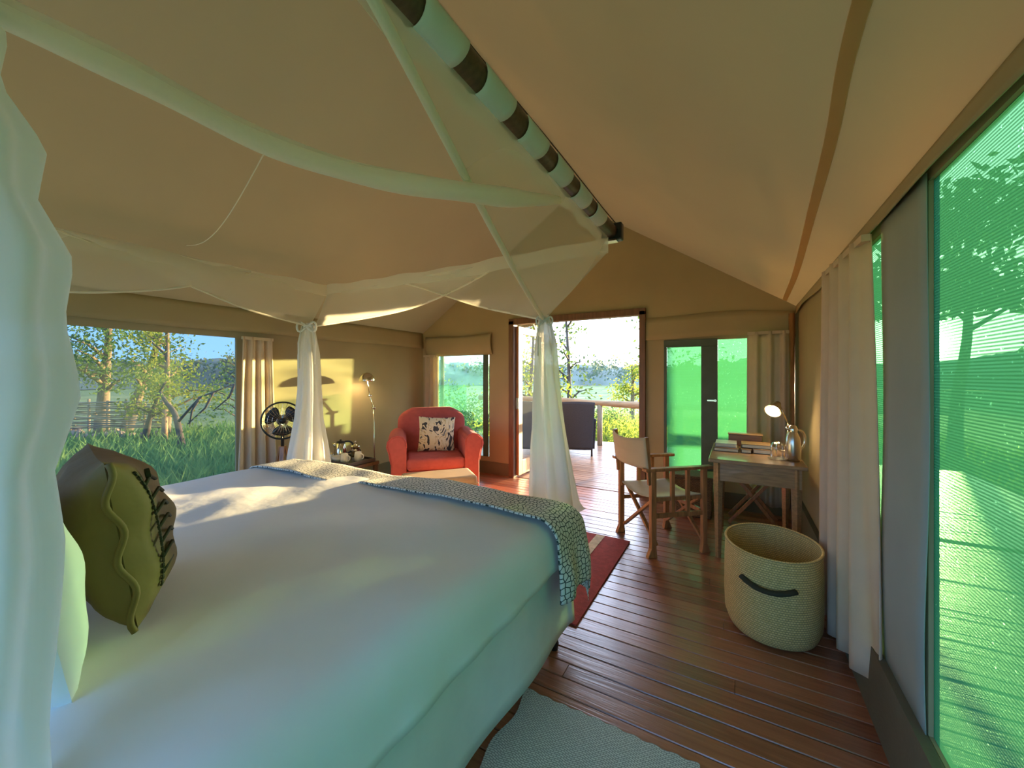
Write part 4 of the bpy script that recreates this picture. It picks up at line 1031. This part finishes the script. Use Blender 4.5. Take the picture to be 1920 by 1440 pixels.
m = MB(); m.grid(lambda i, j: Vector((lerp(-.80, -.10, i) + (.012 * math.sin(j * 30) if i in (0, 1) else 0), lerp(.2, 1.553, j) + .004 * math.sin(i * 60), .006 + .002 * math.sin(i * 11 + j * 9))), nx_, ny_)
o = obj('weave', m, M['mat'], mt, True, solid=.008); grid_uv(o, nx_, ny_, 1.0, 1.9)

# ================================================================== OUTSIDE: TERRAIN
GZ = -.55
def ghash(x, y): return math.sin(x * .37 + 1.3) * math.cos(y * .29) + .5 * math.sin(x * .91 + y * .73)
def ground_z(x, y):
    d = math.hypot(x + 2, y - 2)
    return GZ - .012 * min(d, 60) + .06 * ghash(x, y)
gm = MB()
rings = [0] + list(np.geomspace(3, 420, 34)); na = 96
gv = []
for r in rings:
    for kk in range(na):
        a = kk / na * 2 * math.pi; x, y = -2 + r * math.cos(a), 2 + r * math.sin(a); gv.append((x, y, ground_z(x, y)))
gf = [(i * na + kk, i * na + (kk + 1) % na, (i + 1) * na + (kk + 1) % na, (i + 1) * na + kk) for i in range(len(rings) - 1) for kk in range(na)]
gm.add(gv, gf)
struct(obj('ground', gm, M['ground'], smooth=True), 'green meadow around the tent', 'ground')
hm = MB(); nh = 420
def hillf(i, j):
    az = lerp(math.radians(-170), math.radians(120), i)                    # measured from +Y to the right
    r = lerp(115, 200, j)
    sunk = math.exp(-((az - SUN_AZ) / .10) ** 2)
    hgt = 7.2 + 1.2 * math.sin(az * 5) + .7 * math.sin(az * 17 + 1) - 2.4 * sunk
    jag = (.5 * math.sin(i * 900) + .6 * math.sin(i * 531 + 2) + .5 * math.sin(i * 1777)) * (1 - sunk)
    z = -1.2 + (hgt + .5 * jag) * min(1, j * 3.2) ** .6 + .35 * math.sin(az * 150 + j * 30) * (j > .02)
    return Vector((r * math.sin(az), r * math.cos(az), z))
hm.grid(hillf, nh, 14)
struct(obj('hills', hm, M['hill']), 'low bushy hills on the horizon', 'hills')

# ================================================================== OUTSIDE: VEGETATION
def leaves(centers, n, spread, size, droop=.3, rng=NR, aspect=.45):
    c = np.asarray(centers)[rng.integers(0, len(centers), n)]
    p = c + rng.normal(0, 1, (n, 3)) * np.asarray(spread)
    ax = rng.normal(0, 1, (n, 3)); ax[:, 2] -= droop; ax /= np.linalg.norm(ax, axis=1)[:, None]
    tmp = rng.normal(0, 1, (n, 3)); sd = np.cross(ax, tmp); sd /= np.linalg.norm(sd, axis=1)[:, None]
    L = size * rng.uniform(.6, 1.3, (n, 1))
    a = p; b = p + ax * L * .5 + sd * L * aspect * .5; c2 = p + ax * L; d = p + ax * L * .5 - sd * L * aspect * .5
    v = np.stack([a, b, c2, d], 1).reshape(-1, 3)
    f = np.arange(n * 4).reshape(-1, 4)
    m = MB(); m.v = [tuple(x) for x in v.tolist()]; m.f = [tuple(x) for x in f.tolist()]; return m
def objq(name, m, mat, parent=None, world=True):
    off = parent.location if parent is not None else Vector((0, 0, 0))
    me = bpy.data.meshes.new(name); me.from_pydata([(p[0] - off[0], p[1] - off[1], p[2] - off[2]) for p in m.v], [], m.f); me.materials.append(mat)
    o = bpy.data.objects.new(name, me); COL.objects.link(o)
    if parent is not None: o.parent = parent
    return o
def tree(name, label, base, height, tr, mat_leaf, lean=(0, 0), nbr=7, spread=1.2, nleaf=1500, lsize=.14, group=None, bark='bark', fork=.45, crown_lo=.4, rs=1, cat='tree', fat=(.38, .38, .28), zclip=None):
    rr = random.Random(rs); b = Vector(base)
    t = thing(name, label, cat, b, group=group)
    top = b + Vector((lean[0], lean[1], height))
    path = [b - Vector((0, 0, .15)), b.lerp(top, .25) + Vector((rr.uniform(-.1, .1), rr.uniform(-.1, .1), 0)) * spread * .5, b.lerp(top, .55) + Vector((rr.uniform(-.15, .15), rr.uniform(-.15, .15), 0)) * spread * .5, top]
    sp = smooth_path(path, 14)
    obj('trunk', MB().tube(sp, [lerp(tr, tr * .25, (i / 13) ** .8) for i in range(14)], 9), M[bark], t, True, smooth=True)
    bm_ = MB(); cs = []
    for kk in range(nbr):
        f = lerp(crown_lo, .97, (kk + rr.random() * .5) / nbr); s = polyline(path, f)
        a = rr.uniform(0, 2 * math.pi); ln = spread * rr.uniform(.55, 1.1) * lerp(1.1, .6, f)
        e = s + Vector((math.cos(a) * ln, math.sin(a) * ln, ln * rr.uniform(.15, .7)))
        mid = s.lerp(e, .5) + Vector((0, 0, .12 * ln))
        bm_.tube([s, mid, e], [tr * .32, tr * .2, tr * .06], 6)
        cs += [tuple(mid.lerp(e, q_)) for q_ in (.2, .5, .75, 1.0)]
        e2 = mid + Vector((rr.uniform(-1, 1), rr.uniform(-1, 1), rr.uniform(0, .6))) * ln * .6
        bm_.tube([mid, e2], [tr * .15, tr * .04], 5); cs += [tuple(e2), tuple(mid.lerp(e2, .6))]
    obj('branches', bm_, M[bark], t, True, smooth=True)
    cs.append(tuple(top))
    lm = leaves(cs, nleaf, np.array(fat) * spread * .55, lsize, rng=np.random.default_rng(rs))
    if zclip is not None: lm.f = [f_ for f_ in lm.f if min(lm.v[q_][2] for q_ in f_) > zclip]
    o = objq('foliage', lm, M[mat_leaf], t)
    return t
def at(u, d, z=None):
    p = P(u, HOR, D=d); return Vector((p.x, p.y, ground_z(p.x, p.y) if z is None else z))
def bush(label, u, d, w, h, mat, n=900, ls=.10, rs=1, group=None, name='bush'):
    b = at(u, d); rr = np.random.default_rng(rs); t = thing(name, label, 'bush', b, group=group)
    cs = []; sm_ = MB()
    for kk in range(12):
        e = b + Vector((rr.normal() * w * .45, rr.normal() * w * .45, h * rr.uniform(.35, .95)))
        sm_.tube([b, b.lerp(e, .5) + Vector((0, 0, h * .1)), e], [.02, .012, .004], 5); cs += [tuple(e), tuple(b.lerp(e, .6))]
    obj('stems', sm_, M['darkbark'], t, True)
    objq('foliage', leaves(cs, n, (w * .17, w * .17, h * .16), ls, rng=rr), M[mat], t)
    return t
# trees seen through the left window
tree('acacia_tree', 'thick pale trunked tree standing behind the wattle fence nearest the bed head', at(190, 15.5), 5.6, .27, 'leaf', (.3, .2), 9, 2.0, 2600, .16, rs=3, crown_lo=.34)
tree('acacia_tree', 'leaning tree with a forked trunk behind the wattle fence', at(232, 15.0), 5.2, .24, 'leaf', (1.6, .8), 9, 1.8, 2000, .16, rs=5, crown_lo=.42)
tree('acacia_tree', 'slim straight tree beside the end of the wattle fence', at(310, 12.5), 4.6, .14, 'leafy', (.15, 0), 9, 1.3, 1700, .13, rs=8, crown_lo=.30)
tree('broken_tree', 'small crooked tree with a split trunk in front of the wattle fence', at(262, 11.3), 1.9, .12, 'leafy', (.8, .3), 6, .9, 900, .12, rs=12, crown_lo=.5, bark='darkbark')
fb = thing('fallen_branch', 'dark bare branch propped up in the long grass', 'branch', at(345, 10.2))
bp_ = at(345, 10.2); p1 = P(300, 735, D=10.6)
obj('limb', MB().tube(smooth_path([bp_, P(330, 782, D=10.3), P(312, 755, D=10.5), p1], 12), [.10, .09, .075, .07, .065, .06, .055, .05, .045, .04, .035, .03], 8), M['darkbark'], fb, True, smooth=True)
bt = MB()
for pts in ([(335, 790), (375, 745), (440, 720)], [(375, 745), (360, 770), (355, 800)], [(400, 735), (385, 765), (352, 795)], [(440, 720), (430, 745), (400, 770)]):
    bt.tube([P(u, v, D=10.0) for u, v in pts], [.035, .025, .012], 6)
obj('twigs', bt, M['darkbark'], fb, True, smooth=True)
objq('foliage', leaves([tuple(P(u, v, D=10)) for u, v in ((440, 722), (415, 760), (390, 785), (375, 800), (300, 735), (320, 715), (345, 700))], 350, (.25, .25, .2), .10), M['leaf'], fb)
tree('thorn_tree', 'thin leafy tree half hidden by the curtain of the left window', at(452, 12), 3.0, .08, 'leaf', (-.2, 0), 8, 1.1, 500, .10, rs=21, crown_lo=.35, bark='darkbark')
# wattle fence and stones
fA = at(60, 11.6); fB = at(305, 11.9)
wf = thing('wattle_fence', 'low fence woven from horizontal branches with stones beneath', 'fence', fA.lerp(fB, .5))
fm = MB(); fdirv = (fB - fA)
for row in range(13):
    x = 0.0
    while x < 1:
        ln = R.uniform(.22, .4); a = fA + fdirv * x; bb = fA + fdirv * min(1, x + ln); z = GZ + .42 + row * .062 + R.uniform(-.012, .012)
        n_ = Vector((-fdirv.y, fdirv.x, 0)).normalized()
        fm.tube([Vector((p_.x, p_.y, z + R.uniform(-.015, .015))) + n_ * .03 * (1 if (q_ + row) % 2 else -1) for q_, p_ in enumerate([a, a.lerp(bb, .33), a.lerp(bb, .66), bb])], R.uniform(.018, .028), 6)
        x += ln * .9
o = obj('woven_branches', fm, M['stick'], wf, True, smooth=True); o['kind'] = 'stuff'
for q_ in np.linspace(.0, 1, 8):
    p_ = fA + fdirv * q_; obj('stake', MB().tube([Vector((p_.x, p_.y, GZ - .1)), Vector((p_.x, p_.y, GZ + 1.24 + R.uniform(-.04, .05)))], .032, 7), M['stick'], wf, True)
for q_ in range(44):
    t_ = R.random(); p_ = fA + fdirv * t_; r_ = R.uniform(.08, .19)
    m = MB(); pv = [Vector((R.gauss(0, 1), R.gauss(0, 1), R.gauss(0, 1))).normalized() * r_ * R.uniform(.8, 1.1) for _ in range(1)]
    cc = Vector((p_.x + R.uniform(-.2, .3), p_.y + R.uniform(-.25, .15), GZ - .08 + r_ * .6 + R.choice((0, .12, .22))))
    ph = R.uniform(0, 6)
    m.grid(lambda i, j: cc + Vector((math.cos(i * 6.283 + ph) * math.sin(j * math.pi), math.sin(i * 6.283 + ph) * math.sin(j * math.pi), .7 * math.cos(j * math.pi))) * r_ * (1 + .15 * math.sin(i * 13 + j * 7 + ph)), 7, 5)
    tag(obj('field_stone', m, M['stone']), 'rough brown stone piled under the wattle fence', 'stone', 'stones under the wattle fence')
tag(obj('fence_post', MB().tube([at(309, 11.2) - Vector((0, 0, .1)), at(309, 11.2) + Vector((0, 0, 1.15))], .07, 10), M['log'], smooth=True), 'stout pale post at the open end of the wattle fence', 'post')
# long grass
def grass_field(n, fn, hmin, hmax, seed):
    g = np.random.default_rng(seed); xy = fn(g, n); n = len(xy)
    z = np.array([ground_z(x, y) for x, y in xy]); h = g.uniform(hmin, hmax, n) * g.choice([1, 1, 1.5], n)
    a = g.uniform(0, 6.283, n); w = g.uniform(.012, .030, n); lean = g.uniform(.1, .6, n) * h
    la = g.uniform(0, 6.283, n)
    base = np.stack([xy[:, 0], xy[:, 1], z - .03], 1); s = np.stack([np.cos(a) * w, np.sin(a) * w, 0 * a], 1)
    ld = np.stack([np.cos(la) * lean, np.sin(la) * lean, 0 * la], 1); up = np.stack([0 * h, 0 * h, h], 1)
    v = np.stack([base - s, base + s, base + s * .8 + ld * .35 + up * .6, base - s * .8 + ld * .35 + up * .6, base + ld + up * .95], 1).reshape(-1, 3)
    i = np.arange(n)[:, None] * 5
    f = [tuple(q_) for q_ in (i + np.array([[0, 1, 2, 3]])).tolist()] + [tuple(q_) for q_ in (i + np.array([[3, 2, 4]])).tolist()]
    m = MB(); m.v = [tuple(q_) for q_ in v.tolist()]; m.f = f; return m
def left_area(g, n):
    x = -4.95 - g.random(n * 2) ** 1.5 * 12; y = g.uniform(-2, 9, n * 2); k_ = (np.abs(y / x) < 3)
    return np.stack([x, y], 1)[:n]
tag(objq('long_grass', grass_field(36000, left_area, .22, .50, 3), M['grass']), 'long lush green grass outside the left window', 'grass', kind='stuff')
def front_area(g, n):
    return np.stack([g.uniform(-9, 6, n), 8.45 + g.random(n) ** 1.4 * 12], 1)
M['drygrass'] = leaf_mat('dry_grass', (.20, .28, .06, 1), (.42, .42, .12, 1), .5)
tag(objq('meadow_grass', grass_field(26000, front_area, .18, .42, 4), M['drygrass']), 'sunlit yellow green grass beyond the veranda railing', 'grass', kind='stuff')
# beyond the veranda
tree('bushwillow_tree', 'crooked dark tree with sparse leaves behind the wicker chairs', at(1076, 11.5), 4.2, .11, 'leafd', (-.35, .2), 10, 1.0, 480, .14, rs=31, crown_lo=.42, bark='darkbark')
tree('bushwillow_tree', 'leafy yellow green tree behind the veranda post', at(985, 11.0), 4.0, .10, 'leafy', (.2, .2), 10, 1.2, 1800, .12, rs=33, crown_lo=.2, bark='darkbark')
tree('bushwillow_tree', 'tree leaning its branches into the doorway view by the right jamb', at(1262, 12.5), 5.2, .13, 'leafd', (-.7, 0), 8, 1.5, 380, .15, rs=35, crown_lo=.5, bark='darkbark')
tree('round_tree', 'small round yellow leaved tree on the meadow past the railing', at(1185, 17), 2.6, .16, 'leafy', (0, 0), 8, 1.0, 1500, .13, rs=37, crown_lo=.45)
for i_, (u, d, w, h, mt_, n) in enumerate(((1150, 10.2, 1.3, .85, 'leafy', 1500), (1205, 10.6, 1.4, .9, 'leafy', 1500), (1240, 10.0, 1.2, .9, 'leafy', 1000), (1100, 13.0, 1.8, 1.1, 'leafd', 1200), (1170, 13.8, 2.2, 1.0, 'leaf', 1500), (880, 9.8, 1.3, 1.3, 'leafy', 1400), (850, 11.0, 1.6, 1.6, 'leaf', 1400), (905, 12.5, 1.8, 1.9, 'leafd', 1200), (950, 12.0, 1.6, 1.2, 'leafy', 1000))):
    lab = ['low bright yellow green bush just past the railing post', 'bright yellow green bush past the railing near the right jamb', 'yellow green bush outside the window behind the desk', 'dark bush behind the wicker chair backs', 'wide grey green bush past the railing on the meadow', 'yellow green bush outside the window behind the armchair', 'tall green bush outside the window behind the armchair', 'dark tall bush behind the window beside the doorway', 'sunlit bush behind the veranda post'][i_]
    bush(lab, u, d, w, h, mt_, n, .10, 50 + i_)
M['leafhaze'] = leaf_mat('leaf_hazy', (.13, .17, .11, 1), (.27, .29, .17, 1), .4)  # pale greyed leaf colour stands in for haze over the far thicket
# trees on the hill line (far, many): one stuff object
hc = []
gg = np.random.default_rng(9)
for kk in range(420):
    az = gg.uniform(-1.9, .9); dd = gg.uniform(112, 150)
    if abs(az - SUN_AZ) < .10: continue
    hc.append((dd * math.sin(az), dd * math.cos(az), gg.uniform(.2, 5.2)))
o = tag(objq('hill_thicket', leaves(hc, 26000, (1.5, 1.5, 1.0), .9, rng=gg, aspect=.8), M['leafhaze']), 'hazy thicket of bushes covering the far hillside', 'thicket', kind='stuff')
# beside the deck on the sunny side
for i_, (x_, y_, hgt) in enumerate(((1.9, 13.6, 6.2), (4.4, 13.0, 6.0), (7.0, 12.2, 6.4), (10.0, 9.0, 6.6))):
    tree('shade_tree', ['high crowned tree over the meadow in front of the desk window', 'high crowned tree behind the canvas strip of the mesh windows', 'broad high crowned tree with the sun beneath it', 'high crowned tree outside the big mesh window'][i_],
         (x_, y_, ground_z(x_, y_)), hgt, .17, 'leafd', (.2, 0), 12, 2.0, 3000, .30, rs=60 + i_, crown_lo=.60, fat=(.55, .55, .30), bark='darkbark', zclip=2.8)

# ================================================================== VERANDA
vr = thing('veranda_railing', 'rough log railing along the edge of the veranda', 'railing', (-2.4, 7.8, 0))
ra = P(1020, 760, Z=.86); rb_ = P(1200, 746, Z=.90)
pa = Vector((-5.2, 7.75, .88)); pb = Vector((1.9, 8.1, .93))
pp_ = [Vector((lerp(-5.4, 2.6, t), 7.86 + .05 * math.sin(t * 9), .87 + .03 * math.sin(t * 7 + 1))) for t in np.linspace(0, 1, 24)]
obj('top_log', MB().tube(pp_, [.062 + .010 * math.sin(q_ * 1.3) for q_ in range(24)], 12), M['log'], vr, True, smooth=True)
for xx in (-5.2, -3.75, -2.42, -.9, .7, 2.3):
    obj('post', MB().tube([(xx, 7.86, -.03), (xx, 7.86, .87)], .055, 10), M['post'], vr, True, smooth=True)
def wicker(loc, rz, label):
    t = thing('wicker_chair', label, 'chair', loc, rz, None)
    m = MB(); m.grid(lambda i, j: Vector(((i - .5) * (.50 + .09 * j), -.26 - .10 * j - .05 * math.sin(math.pi * i) * (1 - j * .4) + .05 * j * j, lerp(.12, .95, j) + .015 * math.sin(math.pi * i) * j)), 16, 16)
    obj('backrest', m, M['wicker'], t, smooth=True, solid=.035)
    obj('seat', rbox((-.25, -.26, .34), (.25, .26, .43)), M['wicker'], t, bevel=.02)
    obj('apron', rbox((-.25, -.24, .14), (.25, .25, .34)), M['wicker'], t, bevel=.01)
    for s in (-1, 1):
        m = MB(); m.grid(lambda i, j, s=s: Vector((s * (.27 + .03 * j), lerp(-.28, .27, i), lerp(.14, .66 - .05 * i, j))), 8, 8)
        obj('arm', m, M['wicker'], t, smooth=True, solid=.04)
        for yy in (-.24, .23): obj('leg', rbox((s * .24 - .016, yy - .016, 0), (s * .24 + .016, yy + .016, .15)), M['black'], t)
    return t
wicker((-2.50, 6.82, 0), math.radians(18), 'dark wicker chair on the veranda facing the meadow by the railing post')
wicker((-3.30, 6.45, 0), math.radians(10), 'dark wicker chair on the veranda beside the open door leaf')
vt = thing('veranda_table', 'small round table between the wicker chairs on the veranda', 'table', (-3.0, 7.25, 0))
obj('top', MB().lathe((0, 0, 0), [(0, .70), (.30, .70), (.30, .73), (0, .73)], 28), M['darkwood'], vt)
obj('stem', MB().lathe((0, 0, 0), [(.03, .02), (.03, .70)], 12), M['black'], vt)
obj('foot', MB().lathe((0, 0, 0), [(0, 0), (.2, 0), (.2, .02), (.03, .03), (0, .03)], 20), M['black'], vt)
tag(obj('veranda_post', MB().tube([(-3.62, 7.55, -.03), (-3.60, 7.55, 1.2), (-3.62, 7.55, 2.42)], .05, 10), M['post'], smooth=True), 'slim wooden post holding up the veranda roof', 'post')
tag(obj('veranda_post', MB().tube([(-6.3, 7.55, -.03), (-6.3, 7.55, 2.2)], .05, 10), M['post'], smooth=True), 'wooden veranda post outside the window behind the armchair', 'post')
vrf = thing('veranda_roof', 'grey canvas veranda roof over the deck beside the door', 'awning', (-4.8, 6.2, 2.3))
m = MB(); m.grid(lambda i, j: Vector((lerp(-6.6, -3.3, i), lerp(YE + .05, 7.9, j), lerp(2.15, 2.62, i) - .18 * j - .03 * math.sin(math.pi * j) + .2)), 12, 12)
obj('sheet', m, M['flysheet'], vrf, True, smooth=True, solid=.006)
obj('edge_pole', MB().tube([(-6.5, 7.6, 2.19), (-3.35, 7.6, 2.58)], .03, 8), M['post'], vrf, True)
obj('brace', MB().tube([(-3.62, 7.55, 2.1), (-3.4, 6.6, 2.6)], .02, 8), M['steel'], vrf, True)
